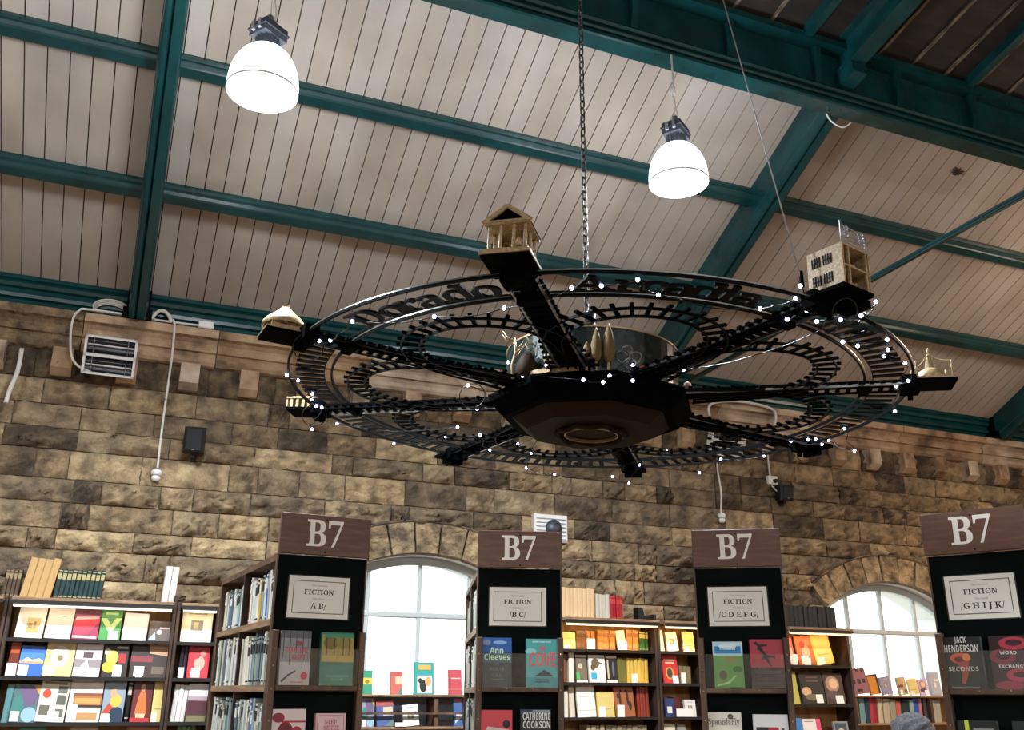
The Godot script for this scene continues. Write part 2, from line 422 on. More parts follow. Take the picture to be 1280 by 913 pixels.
	"pinkbox": [["r", 0.06, 0.96, 0.94, 0.97, "b8687a"], ["r", 0.06, 0.0, 0.08, 0.97, "b8687a"], ["r", 0.92, 0.0, 0.94, 0.97, "b8687a"]],
	"night": [["r", 0, 0.7, 1, 1, "1e5aa4"], ["r", 0, 0.55, 1, 0.7, "1c4a74"], ["e", 0.15, 0.9, 0.14, 0.06, "7a8ca8"], ["e", 0.6, 0.9, 0.24, 0.04, "8ab0d8"], ["r", 0, 0.5, 1, 0.55, "2c5a68"]],
	"cove": [["r", 0, 0, 1, 0.2, "3c9494"], ["e", 0.15, 0.74, 0.18, 0.06, "8accc8"], ["p", [0.24, 0.22, 0.86, 0.22, 0.72, 0.3, 0.56, 0.36, 0.42, 0.29], "12343c"]],
	"coral": [["p", [0.16, 0.0, 0.98, 0.0, 0.98, 0.56, 0.9, 0.64, 0.24, 0.7, 0.16, 0.6], "d8c4bc"], ["e", 0.82, 0.74, 0.12, 0.075, "1c1c1c"]],
	"navytop": [["r", 0, 0.9, 1, 1.0, "1c3448"], ["r", 0.4, 0.965, 0.98, 0.985, "a8b0b4"]],
	"garden": [["r", 0, 0.7, 1, 1, "b8d4dc"], ["r", 0.06, 0.74, 0.94, 0.9, "1e80b8"], ["e", 0.5, 0.9, 0.3, 0.06, "d8e8ec"], ["e", 0.3, 0.28, 0.13, 0.1, "5c4a2c"], ["e", 0.6, 0.6, 0.2, 0.06, "8a7a44"], ["e", 0.8, 0.4, 0.16, 0.07, "3a6a24"], ["p", [0.1, 0.04, 0.5, 0.1, 0.75, 0.26, 0.7, 0.28, 0.45, 0.14, 0.08, 0.07], "a8c87c"], ["r", 0.0, 0.0, 1.0, 0.04, "4a8434"]],
	"lizard": [["r", 0, 0, 1, 0.42, "2c1a18"], ["p", [0.1, 0.93, 0.2, 0.96, 0.3, 0.9, 0.52, 0.9, 0.54, 0.87, 0.34, 0.84, 0.44, 0.74, 0.5, 0.68, 0.72, 0.66, 0.74, 0.6, 0.66, 0.63, 0.52, 0.62, 0.62, 0.44, 0.58, 0.44, 0.44, 0.6, 0.32, 0.56, 0.34, 0.62, 0.4, 0.66, 0.28, 0.78, 0.22, 0.78, 0.24, 0.86], "160a0c"], ["r", 0.16, 0.25, 0.94, 0.258, "8a5a56"]],
	"cream": [["r", 0.08, 0.6, 0.92, 0.605, "8a867a"], ["e", 0.7, 0.92, 0.08, 0.05, "5a564c"]],
	"photo": [["r", 0.08, 0.2, 0.72, 0.76, "1e1c1e"], ["r", 0.42, 0.2, 0.72, 0.76, "b02438"], ["e", 0.35, 0.5, 0.13, 0.16, "a8a4a0"], ["r", 0.8, 0.4, 0.88, 0.74, "3a3a3a"]],
	"fire": [["e", 0.45, 0.6, 0.25, 0.1, "d0582c"], ["p", [0.3, 0.6, 0.66, 0.62, 0.6, 0.3, 0.5, 0.12, 0.42, 0.14, 0.46, 0.34], "a8452a"], ["e", 0.42, 0.58, 0.12, 0.05, "5a1c14"], ["e", 0.6, 0.62, 0.1, 0.07, "e8843c"], ["r", 0.985, 0.0, 1.0, 1.0, "4a5254"]],
	"coils": [["e", 0.6, 0.86, 0.36, 0.12, "a83040"], ["e", 0.6, 0.87, 0.2, 0.06, "3a1216"], ["e", 0.3, 0.62, 0.32, 0.14, "7e2430"], ["e", 0.32, 0.64, 0.18, 0.08, "341014"], ["e", 0.66, 0.28, 0.34, 0.12, "a83444"], ["e", 0.66, 0.29, 0.18, 0.05, "401418"], ["e", 0.4, 0.1, 0.36, 0.08, "8e2a38"]],
	"lime": [["r", 0, 0, 1, 0.7, "c8d43c"], ["r", 0.2, 0.7, 0.3, 1.0, "c8d43c"], ["r", 0.4, 0.82, 0.9, 0.86, "8a8e88"]]}
const WALL_BOOKS = [
	["L",0,1,-0.647,0.021,0.176,2.140,"4a3a2a",3,"","8a7650",4,"old brown volume atop the end wall case","brown volumes atop the wall case","far wall end"],
	["L",0,1,-0.535,0.042,0.253,2.140,"b8935c",8,"","",4,"tall leaning tan volume atop the wall case","tall tan volumes atop the wall case","brown volumes"],
	["L",0,1,-0.353,0.026,0.191,2.140,"16302e",4,"","a89a68",10,"dark green gilt volume atop the wall case","dark green volumes atop the wall case","tan volumes"],
	["L",0,1,0.301,0.040,0.241,2.140,"c9c2bb",2,"","e6e2de",2,"tall pale grey volume atop the wall case","pale grey pair atop the wall case","green volumes"],
	["L",1,0,-0.467,0.154,0.198,1.900,"ebe6da",3,"town","",1,"white book with a small golden townscape picture on its cover","",""],
	["L",1,0,-0.305,0.148,0.204,1.900,"ecdcd2",3,"silh","",1,"pale peach book with a brown profile silhouette on its cover","",""],
	["L",1,0,-0.149,0.151,0.210,1.900,"8a2c4c",2,"swoosh","",1,"magenta and crimson book with a red swoosh on its cover","",""],
	["L",1,0,-0.005,0.125,0.186,1.900,"3f8b46",1,"vee","",1,"green book with a pale lime vee pattern on its cover","",""],
	["L",1,0,0.142,0.146,0.171,1.900,"eceaea",2,"","",1,"plain white book turned back to front","",""],
	["L",1,0,0.292,0.130,0.126,1.900,"5a5048",1,"logo","",1,"low grey brown book with white lettering marks on its cover","",""],
	["L",1,0,0.520,0.193,0.210,1.900,"efe4c0",1,"lowpic","",1,"white and yellow book with a small grey picture in the narrow bay","",""],
	["L",2,1,-0.528,0.055,0.204,1.677,"7a3320",2,"","c8532c",1,"thick red brown book standing spine out beside a blue cover","",""],
	["L",2,0,-0.427,0.135,0.178,1.677,"2f62b0",2,"blue","",1,"blue landscape book with a white town on its cover","",""],
	["L",2,0,-0.276,0.164,0.215,1.677,"e2cf86",3,"oval","",1,"cream yellow book with a white oval on its cover","",""],
	["L",2,0,-0.110,0.154,0.200,1.677,"dcd4d0",2,"tri","",1,"pale grey book with a white triangle on its cover","",""],
	["L",2,0,0.051,0.147,0.218,1.677,"2a2620",1,"flow","",1,"dark book with yellow flowers and a red patch on its cover","",""],
	["L",2,0,0.250,0.218,0.223,1.677,"3b2e28",1,"scape","",1,"wide dark brown book with a tan sky on its cover","",""],
	["L",2,1,0.446,0.023,0.208,1.677,"262126",2,"","",2,"dark paperback in the narrow bay","dark paperbacks in the narrow bay","large bay side"],
	["L",2,0,0.554,0.132,0.206,1.677,"c62a34",1,"redfig","",1,"bright red book with pale figures on its cover","",""],
	["L",3,1,-0.519,0.036,0.217,1.414,"5d8a8c",2,"","",1,"pale teal book standing spine out at the end of the shelf","",""],
	["L",3,0,-0.425,0.149,0.218,1.414,"4c6a66",2,"abst","",1,"teal and purple abstract covered book with a white price card","",""],
	["L",3,0,-0.276,0.161,0.237,1.414,"ddd6be",3,"squares","",1,"cream book with a red disc and grey squares on its cover","",""],
	["L",3,0,-0.091,0.188,0.249,1.414,"e4dccf",1,"carve","",1,"white book with a brown carved cornice on its cover","",""],
	["L",3,0,0.073,0.127,0.241,1.414,"8a98a0",1,"fig1","",1,"book with a seated figure in yellow and dark blue on its cover","",""],
	["L",3,1,0.161,0.026,0.242,1.414,"17120f",1,"","b8b0a0",1,"narrow black book standing spine out beside an orange figure cover","",""],
	["L",3,0,0.238,0.115,0.242,1.414,"5c1c14",1,"fig2","",1,"dark red book with a standing figure in orange robes on its cover","",""],
	["L",3,0,0.337,0.069,0.243,1.414,"e2c878",1,"y2","",1,"plain pale yellow book half hidden behind a price card","",""],
	["L",3,1,0.435,0.027,0.225,1.414,"d8d4cc",3,"","",3,"white spined book in the narrow bay","white spined trio in the narrow bay","large bay side"],
	["L",3,0,0.574,0.120,0.231,1.414,"d9d2cc",1,"moor","",1,"book with a dark red moor under white sky on its cover","",""],
	["L",4,0,-0.361,0.152,0.244,1.165,"3f7a5c",1,"","",1,"green topped book on the bottom shelf in view, mostly out of sight","",""],
	["L",4,0,-0.073,0.158,0.237,1.165,"b09a78",1,"","",1,"beige topped book on the bottom shelf in view, mostly out of sight","",""],
	["L",4,0,0.264,0.184,0.226,1.165,"b8744a",1,"","",1,"orange topped book on the bottom shelf in view, mostly out of sight","",""],
	["L",4,1,0.484,0.027,0.229,1.165,"6f8a58",1,"","",4,"green spined book in the low narrow bay","green spined books in the narrow bay","large bay side"],
	["M",0,1,3.198,0.034,0.231,2.145,"d2b184",0,"","",8,"pale tan volume atop the lit wall case","pale tan set atop the lit wall case","B C bookcase side"],
	["M",0,1,3.489,0.028,0.192,2.145,"bfb7a4",0,"","",4,"grey green volume atop the lit wall case","grey green set atop the lit wall case","tan volumes"],
	["M",0,1,3.615,0.026,0.185,2.145,"9c1420",0,"","c04038",4,"bright red volume atop the lit wall case","red volumes atop the lit wall case","grey green volumes"],
	["M",1,0,3.230,0.106,0.122,1.916,"d9cf7a",1,"y2","",1,"pale yellow green book lying face out on the lit top shelf","",""],
	["M",1,1,3.318,0.039,0.137,1.916,"7a5636",1,"","5a3a22",2,"brown leather volume on the lit shelf","brown leather pair on the lit shelf","pale yellow green book"],
	["M",1,1,3.410,0.032,0.139,1.916,"a87038",0,"","",2,"orange brown leather volume by a price card","orange brown leather pair","brown leather volumes"],
	["M",1,1,3.508,0.049,0.149,1.916,"b98446",0,"","8a5526",3,"tan calf volume of the set of three","tan calf set of three","orange brown volumes"],
	["M",1,0,3.688,0.075,0.147,1.916,"e9e2d0",-6,"","",1,"white book leaning at an angle between tan calf volumes","",""],
	["M",1,1,3.767,0.051,0.156,1.916,"c08a4c",0,"","92562a",2,"tan calf volume of the pair","tan calf pair","leaning white book"],
	["M",1,1,3.867,0.024,0.147,1.916,"2c5a2a",0,"","c0a850",3,"dark green volume on the lit top shelf","green volumes on the lit shelf","tan calf pair"],
	["M",2,1,3.197,0.044,0.203,1.677,"8a5438",0,"","",1,"red brown volume at the end of the second lit shelf","",""],
	["M",2,1,3.257,0.045,0.221,1.677,"e6dcc6",0,"","",1,"white spined volume beside a grey cover on the lit shelf","",""],
	["M",2,0,3.334,0.092,0.200,1.677,"6e6250",0,"greyb","",1,"grey brown book with white borders and a green card before it","",""],
	["M",2,0,3.466,0.141,0.202,1.677,"eae2d2",0,"hat","",1,"white book with a brown hat silhouette and a blue square","",""],
	["M",2,0,3.592,0.095,0.199,1.677,"1e1a18",0,"orn","",1,"black book with white ornament and white borders on its cover","",""],
	["M",2,1,3.668,0.040,0.183,1.677,"6e6a2c",0,"","",2,"olive green volume on the lit shelf","olive green pair","black ornamented book"],
	["M",2,1,3.753,0.029,0.185,1.677,"d8b04a",0,"","",6,"golden yellow volume on the lit shelf","golden yellow set","olive green volumes"],
	["M",3,1,3.203,0.037,0.186,1.431,"e6dcc4",0,"","",1,"cream volume standing apart on the third lit shelf","",""],
	["M",3,1,3.265,0.044,0.232,1.431,"d9cbb0",-3,"","",1,"cream volume leaning beside a large white cover","",""],
	["M",3,0,3.372,0.151,0.227,1.431,"e9e2d2",-2,"bandp","",1,"large plain white book with an elastic band","",""],
	["M",3,0,3.530,0.147,0.182,1.431,"d9bd62",0,"y2","",1,"plain mustard yellow book","",""],
	["M",3,0,3.697,0.170,0.218,1.431,"9a5a34",-2,"climb","",1,"terracotta book with two dark climbing ornaments on its cover","",""],
	["M",3,1,3.831,0.024,0.225,1.431,"8a3420",-2,"","",4,"red brown leaning volume","red brown leaning set","terracotta book"],
	["M",4,1,3.394,0.035,0.185,1.190,"a89878",0,"","",4,"dull beige volume under the lit shelves","dull beige row","B C bookcase side"],
	["M",4,1,3.564,0.042,0.184,1.190,"8f8568",0,"","",8,"grey olive volume under the lit shelves","grey olive row","beige row"],
	["M",1,0,4.042,0.042,0.163,1.916,"e6dcc2",-2,"","",1,"narrow white book at the start of the small lit bay","",""],
	["M",1,0,4.144,0.101,0.147,1.916,"e8e2d4",-5,"lowpic","",1,"white book with a small grey photo leaning in the small lit bay","",""],
	["M",1,0,4.292,0.102,0.158,1.916,"e4d8b0",0,"y2","",1,"cream book at the end of the small lit bay","",""],
	["M",2,1,4.018,0.034,0.207,1.677,"4a3a78",0,"","",1,"purple spined paperback beside a red cover","",""],
	["M",2,0,4.112,0.136,0.215,1.677,"c82a2a",0,"redoval","",1,"red book with a gold framed oval portrait shape on its cover","",""],
	["M",2,1,4.221,0.035,0.133,1.677,"7a6a48",0,"","",3,"brown paperback in the small lit bay","brown paperbacks in the small bay","red oval book"],
	["M",3,1,4.012,0.019,0.215,1.431,"ddd6c8",2,"","",1,"thin white book standing at the end of the small bay","",""],
	["M",3,0,4.087,0.084,0.138,1.431,"26345e",1,"navy","",1,"navy blue book with a white label on its cover","",""],
	["M",3,1,4.166,0.056,0.145,1.431,"5a1c26",0,"","",1,"small maroon book beside a navy blue cover","",""],
	["M",3,0,4.275,0.100,0.127,1.431,"d8d4cc",0,"lowpic","",1,"grey and white book behind white price cards","",""],
	["M",4,0,4.066,0.139,0.193,1.190,"d2c8ae",0,"","",1,"cream topped book on the low shelf of the small bay","",""],
	["M",4,0,4.191,0.077,0.192,1.190,"8a8478",0,"","",1,"grey topped book on the low shelf of the small bay","",""],
	["R",0,1,5.300,0.047,0.187,2.135,"1d2226",0,"","",11,"black volume atop the warm lit case","black volumes beside the arched window","C D E F G bookcase"],
	["R",1,0,5.295,0.071,0.225,1.832,"b84a44",-4,"redfig","",1,"red and white book at the start of the warm lit shelf","",""],
	["R",1,0,5.443,0.172,0.235,1.832,"b8603a",-4,"redfig","",1,"orange red book with pale figures leaning on the warm lit shelf","",""],
	["R",1,0,5.635,0.192,0.253,1.832,"d4b848",-8,"y2","",1,"yellow book leaning well back on the warm lit shelf","",""],
	["R",2,0,5.296,0.079,0.257,1.524,"b0a850",-2,"","",1,"olive yellow narrow book beside a dark portrait cover","",""],
	["R",2,0,5.480,0.236,0.253,1.524,"2c2a22",-1,"hand","",1,"dark book with a pale hand and lettering on its cover","",""],
	["R",2,0,5.708,0.199,0.250,1.524,"4a3a30",-1,"bloom","",1,"dark brown book with a pale blurred bloom on its cover","",""],
	["R",3,0,5.293,0.086,0.169,1.250,"3a78b8",0,"","",1,"blue book on the lowest shelf in view of the warm lit case","",""],
	["R",3,0,5.438,0.184,0.162,1.250,"e2d8cc",0,"pinkedge","",1,"white book with a pink edge on the lowest shelf in view","",""],
	["R",3,0,5.733,0.156,0.142,1.250,"8a8a86",0,"frame","",1,"grey framed picture book on the lowest shelf in view","",""],
	["W",0,0,1.683,0.077,0.157,1.587,"2f8a64",0,"yband","",1,"green book with a yellow band standing on the window ledge shelf","",""],
	["W",0,0,1.894,0.090,0.154,1.587,"c0604e",0,"salmon","",1,"salmon red book with a grey corner standing on the window ledge shelf","",""],
	["W",0,0,2.094,0.145,0.217,1.587,"2c9488",0,"dog","",1,"teal book with a black and white dog picture on the window ledge shelf","",""],
	["W",0,0,2.326,0.100,0.171,1.587,"b8444a",0,"bandp","",1,"red book with white lettering bands on the window ledge shelf","",""],
	["W",1,0,1.701,0.087,0.186,1.375,"8a8a92",0,"abst","",1,"grey patterned book on the low shelf under the window","",""],
	["W",1,0,1.825,0.122,0.166,1.375,"4a5a8c",-3,"salmon","",1,"blue book with a pale picture leaning on the low shelf","",""],
	["W",1,0,2.012,0.113,0.140,1.375,"e2e2de",-6,"lowpic","",1,"white book leaning on the low shelf under the window","",""],
	["W",1,0,2.352,0.070,0.194,1.375,"3a5a8a",0,"redtop","",1,"blue and red book at the end of the low shelf","",""],
	["X",0,0,5.986,0.179,0.210,1.600,"8a5a5e",-5,"patt","",1,"dusky pink book with dark pattern blocks before the arched window","",""],
	["X",0,0,6.142,0.112,0.166,1.600,"c07a28",-6,"darkedge","",1,"orange book with dark edges leaning before the arched window","",""],
	["X",0,0,6.274,0.113,0.147,1.600,"8c8494",-7,"lowpic","",1,"grey violet book leaning before the arched window","",""],
	["X",0,0,6.452,0.097,0.149,1.600,"b09a6a",-4,"scape","",1,"gold and grey book leaning before the arched window","",""],
	["X",0,0,6.574,0.107,0.137,1.600,"d9c08a",-4,"y2","",1,"cream book leaning before the arched window","",""],
	["X",0,0,6.692,0.108,0.132,1.600,"c8a0cc",-6,"bloom","",1,"pink lilac book leaning before the arched window","",""],
	["X",0,0,6.826,0.119,0.194,1.600,"a8a4a4",-1,"logo","",1,"grey book with a dark band before the arched window","",""],
	["X",1,1,5.914,0.032,0.246,1.375,"8a7a58",1,"","",1,"tan spined book in the row under the arched window","",""],
	["X",1,1,5.944,0.024,0.156,1.375,"d8ceb4",1,"","",1,"cream ribbed spined book in the row under the arched window","",""],
	["X",1,1,5.995,0.058,0.214,1.375,"6a8a88",1,"","",1,"sage green spined book in the row under the arched window","",""],
	["X",1,1,6.047,0.041,0.208,1.375,"1f3348",1,"","",1,"navy spined book in the row under the arched window","",""],
	["X",1,1,6.098,0.041,0.208,1.375,"a83038",1,"","",1,"crimson spined book in the row under the arched window","",""],
	["X",1,1,6.137,0.033,0.208,1.375,"8a1a24",1,"","",1,"dark red spined book in the row under the arched window","",""],
	["X",1,1,6.189,0.050,0.202,1.375,"b8a684",1,"","",1,"sandy spined book in the row under the arched window","",""],
	["X",1,1,6.259,0.068,0.195,1.375,"a89c80",1,"","",1,"stone coloured spined book in the row under the arched window","",""],
	["X",1,1,6.325,0.060,0.189,1.375,"8f8870",1,"","",1,"drab khaki spined book in the row under the arched window","",""],
	["X",1,1,6.391,0.051,0.176,1.375,"b8544a",1,"","",1,"salmon spined book in the row under the arched window","",""],
	["X",1,1,6.467,0.096,0.170,1.375,"16302e",1,"","",1,"black green spined book in the row under the arched window","",""],
	["X",1,1,6.539,0.043,0.183,1.375,"8a9a94",1,"","",1,"grey green spined book in the row under the arched window","",""],
	["X",1,1,6.593,0.061,0.210,1.375,"2a4a9a",1,"","",1,"royal blue spined book in the row under the arched window","",""],
	["X",1,1,6.642,0.034,0.203,1.375,"b06a5c",1,"","",1,"brick pink spined book in the row under the arched window","",""],
	["X",1,1,6.688,0.034,0.197,1.375,"3a3436",1,"","",1,"charcoal spined book in the row under the arched window","",""],
	["X",1,1,6.738,0.044,0.190,1.375,"8c8474",1,"","",1,"taupe spined book in the row under the arched window","",""],
	["X",1,1,6.788,0.053,0.184,1.375,"a8a090",1,"","",1,"pale taupe spined book in the row under the arched window","",""],
	["X",1,1,6.844,0.053,0.184,1.375,"9a9480",1,"","",1,"lichen grey spined book in the row under the arched window","",""],
]
const CARDS = [
	[-0.526,1.680,"white price card before the thick red brown book",0.056,0.073],
	[0.200,1.680,"white price card before the wide dark brown landscape book",0.038,0.062],
	[0.452,1.680,"white price card before the dark paperbacks of the narrow bay",0.034,0.063],
	[3.400,1.919,"white price card before the orange brown leather pair",0.068,0.076],
	[3.683,1.919,"white price card before the leaning white book",0.056,0.059],
	[3.768,1.680,"white price card before the golden yellow set",0.049,0.064],
	[3.641,1.434,"white price card before the terracotta book",0.061,0.085],
	[3.482,1.434,"white price card before the mustard yellow book",0.054,0.073],
	[4.207,1.680,"white price card before the brown paperbacks of the small bay",0.044,0.078],
	[4.206,1.434,"wide white price card before the grey and white book",0.159,0.058],
	[5.296,1.835,"white price card before the red and white leaning book",0.057,0.083],
	[5.424,1.835,"white price card before the orange red leaning book",0.066,0.058],
	[1.926,1.378,"white price card lying before the white leaning book",0.080,0.026],
]

# ------------------------------------------------------------------ the building
const SLOPE = 25.9
const WIN = [2.16, 6.70]
const WIN_HALF = 0.81
const ARC_Y = 1.327
const ARC_R = 1.28
const ARC_OUT = 1.51

func slope_frame():
	var a = deg_to_rad(SLOPE)
	return Transform3D(Basis(Vector3(1, 0, 0), Vector3(0, -cos(a), sin(a)), Vector3(0, -sin(a), -cos(a))), Vector3(0, 4.345, 0.1))

func arc_pts(cx, half, r, n, yc = ARC_Y):
	var out = []
	for i in n + 1:
		var x = lerpf(-half, half, float(i) / n)
		out.append(Vector2(cx + x, yc + sqrt(r * r - x * x)))
	return out

func stone_variant(sd):
	var n := FastNoiseLite.new()
	n.seed = sd
	n.frequency = 1.6
	n.fractal_octaves = 4
	var nx = 14
	var ny = 7
	var s = st(true)
	var g = []
	for j in ny + 1:
		var row = []
		for i in nx + 1:
			var u = float(i) / nx
			var v = float(j) / ny
			var e = minf(minf(u, 1.0 - u) * 5.0, minf(v, 1.0 - v) * 2.6)
			e = clampf(e, 0.0, 1.0)
			e = e * (2.0 - e)
			var d = 0.12 + e * (0.42 + 0.85 * n.get_noise_2d(u * 1.7, v * 1.5) + 0.6 * n.get_noise_2d(u * 4.3 + 7.0, v * 3.9) + 0.3 * n.get_noise_2d(u * 9.0 + 3.0, v * 8.0))
			var jx = 0.0 if i == 0 or i == nx else n.get_noise_2d(u * 11.0, v * 7.0 + 3.0) * 0.05
			var ex = n.get_noise_2d(u * 2.0 + 20.0, v * 2.0) * 0.012 * (1.0 if (i == 0 or i == nx) else 0.0)
			var ey = n.get_noise_2d(u * 4.0 + 40.0, v) * 0.03 * (1.0 if (j == 0 or j == ny) else 0.0)
			row.append(Vector3(u - 0.5 + jx + ex, v - 0.5 + ey, clampf(d, 0.1, 1.4)))
		g.append(row)
	for j in ny:
		for i in nx:
			quad(s, g[j][i], g[j + 1][i], g[j + 1][i + 1], g[j][i + 1])
	s.set_smooth_group(-1)
	for i in nx:
		var a = g[0][i]
		var b = g[0][i + 1]
		quad(s, Vector3(a.x, a.y, 0), a, b, Vector3(b.x, b.y, 0))
		a = g[ny][i + 1]
		b = g[ny][i]
		quad(s, Vector3(a.x, a.y, 0), a, b, Vector3(b.x, b.y, 0))
	for j in ny:
		var a = g[j + 1][0]
		var b = g[j][0]
		quad(s, Vector3(a.x, a.y, 0), a, b, Vector3(b.x, b.y, 0))
		a = g[j][nx]
		b = g[j + 1][nx]
		quad(s, Vector3(a.x, a.y, 0), a, b, Vector3(b.x, b.y, 0))
	return done(s)

func build_back_wall():
	var wall = structure("wall_back")
	# backing with the two arched openings
	var poly = [Vector2(-6, 0), Vector2(-6, 4.42), Vector2(12, 4.42), Vector2(12, 0)]
	for k in [1, 0]:
		var cx = WIN[k]
		poly.append(Vector2(cx + WIN_HALF, 0))
		var arc = arc_pts(cx, WIN_HALF, ARC_R, 20)
		arc.reverse()
		poly.append_array(arc)
		poly.append(Vector2(cx - WIN_HALF, 0))
	var s = st()
	prism(s, poly, -0.5, 0.0)
	for cx in WIN:
		bx(s, Vector3(cx - WIN_HALF, 0, -0.5), Vector3(cx + WIN_HALF, 0.95, 0.0))
	put(wall, "mortar_backing", done(s), M.mortar)
	# rock-faced stones laid in courses
	rng.seed = 77
	var variants = []
	for i in 16:
		variants.append(stone_variant(100 + i))
	var y = 1.98
	var course = 0
	var count = 0
	while y < 3.87:
		var h = [0.165, 0.15, 0.19, 0.14, 0.175, 0.16, 0.2, 0.15, 0.165, 0.18, 0.17, 0.155][course % 12]
		if y + h > 3.80:
			h = 3.885 - y
		var x = -1.42 + rng.randf() * 0.25
		while x < 9.15:
			var w = rng.randf_range(0.26, 0.62)
			if rng.randf() < 0.16:
				w = rng.randf_range(0.14, 0.24)
			var x1 = x + w
			# keep clear of the arches
			var spans = [[x, x1]]
			for cx in WIN:
				var out = []
				var ym = y + h * 0.35
				var q = ARC_OUT * ARC_OUT - (ym - ARC_Y) * (ym - ARC_Y)
				if q <= 0:
					continue
				var half = minf(sqrt(q), 0.93)
				for sp in spans:
					if sp[1] <= cx - half or sp[0] >= cx + half:
						out.append(sp)
						continue
					if sp[0] < cx - half:
						out.append([sp[0], cx - half])
					if sp[1] > cx + half:
						out.append([cx + half, sp[1]])
				spans = out
			for sp in spans:
				var sw = sp[1] - sp[0]
				if sw < 0.07 or count >= 298:
					continue
				var dep = rng.randf_range(0.06, 0.115)
				var tone = rng.randf()
				var fam = 0 if tone < 0.30 else (1 if tone < 0.74 else 2)
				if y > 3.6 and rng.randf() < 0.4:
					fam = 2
				var key = "stone%d%s" % [fam, ["a", "b", "c"][rng.randi() % 3]]
				var flip = 180.0 if rng.randf() < 0.5 else 0.0
				var B = Basis(Vector3(0, 0, 1), deg_to_rad(flip)) * Basis.from_scale(Vector3(sw - 0.008, h - 0.008, dep))
				put(wall, "stone", variants[rng.randi() % 16], M[key], Transform3D(B, Vector3((sp[0] + sp[1]) / 2, y + h / 2, 0.0)))
				count += 1
			x = x1
		y += h
		course += 1
	# stones off to the sides and low down, never in view: one plain ashlar skin each
	# arch stones
	for cx in WIN:
		var nst = 9
		var a0 = asin(0.92 / ARC_OUT)
		for i in nst:
			var t0 = lerpf(-a0, a0, float(i) / nst) + 0.006
			var t1 = lerpf(-a0, a0, float(i + 1) / nst) - 0.006
			var p = []
			for k in 4:
				var t = lerpf(t0, t1, k / 3.0)
				p.append(Vector2(cx + ARC_OUT * sin(t), ARC_Y + ARC_OUT * cos(t)))
			for k in 4:
				var t = lerpf(t1, t0, k / 3.0)
				p.append(Vector2(cx + ARC_R * sin(t), ARC_Y + ARC_R * cos(t)))
			s = st()
			prism(s, p, -0.12, 0.045 + 0.012 * rng.randf())
			put(wall, "arch_stone", done(s), M[["stone0c", "stone1b", "stone0b", "stone1a"][rng.randi() % 4]])
		# hood line over the arch
		s = st()
		var pts = []
		for k in 25:
			var t = lerpf(-a0, a0, k / 24.0)
			pts.append(Vector3(cx + (ARC_OUT + 0.012) * sin(t), ARC_Y + (ARC_OUT + 0.012) * cos(t), 0.05))
		tube(s, pts, 0.008, 5)
		put(wall, "arch_hood", done(s), M.stone2a)
	# squared jamb stones under the springing
	for cx in WIN:
		for sd in [-1, 1]:
			var yy = 0.95
			while yy < 2.3:
				var hh = minf(0.26, 2.36 - yy)
				s = st()
				var xa = cx + sd * WIN_HALF
				var xb = cx + sd * 0.96
				chamfer(s, Vector3(minf(xa, xb), yy + 0.004, -0.1), Vector3(maxf(xa, xb), yy + hh - 0.004, 0.05), 0.01)
				put(wall, "jamb_stone", done(s), M.stone0c)
				yy += hh
	# cornice
	var trim = structure("trim_1")
	var prof = [Vector2(-0.02, 3.862), Vector2(0.035, 3.862), Vector2(0.062, 3.872), Vector2(0.078, 3.895), Vector2(0.08, 3.925), Vector2(0.062, 3.95), Vector2(0.07, 3.962), Vector2(0.095, 3.968), Vector2(0.098, 4.005), Vector2(0.082, 4.008), Vector2(0.09, 4.03), Vector2(0.12, 4.055), Vector2(0.158, 4.066), Vector2(0.162, 4.125), Vector2(-0.02, 4.135)]
	var xs = [-1.7, -0.46, 0.46, 1.62, 2.7, 3.72, 4.86, 5.9, 7.0, 8.1, 9.3]
	var TC = Transform3D(Basis(Vector3(0, 0, 1), Vector3(0, 1, 0), Vector3(-1, 0, 0)), Vector3.ZERO)
	for i in xs.size() - 1:
		s = st()
		prism(s, prof, -xs[i + 1] + 0.003, -xs[i] - 0.003, TC)
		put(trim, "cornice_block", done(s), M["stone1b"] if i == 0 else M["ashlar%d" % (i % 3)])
	s = st()
	prism(s, prof, 1.7, 6.0, TC)
	prism(s, prof, -12.0, -9.3, TC)
	put(trim, "cornice_run", done(s), M.ashlar1)
	# corbels
	for k in range(-4, 22):
		var x = 0.289 + 0.4235 * k
		s = st()
		var cp = [Vector2(0, 3.672), Vector2(0.055, 3.672), Vector2(0.118, 3.715), Vector2(0.118, 3.862), Vector2(0, 3.862)]
		prism(s, cp, -x - 0.066, -x + 0.066, TC)
		put(trim, "corbel", done(s), M["ashlar%d" % (absi(k * 7) % 3)])

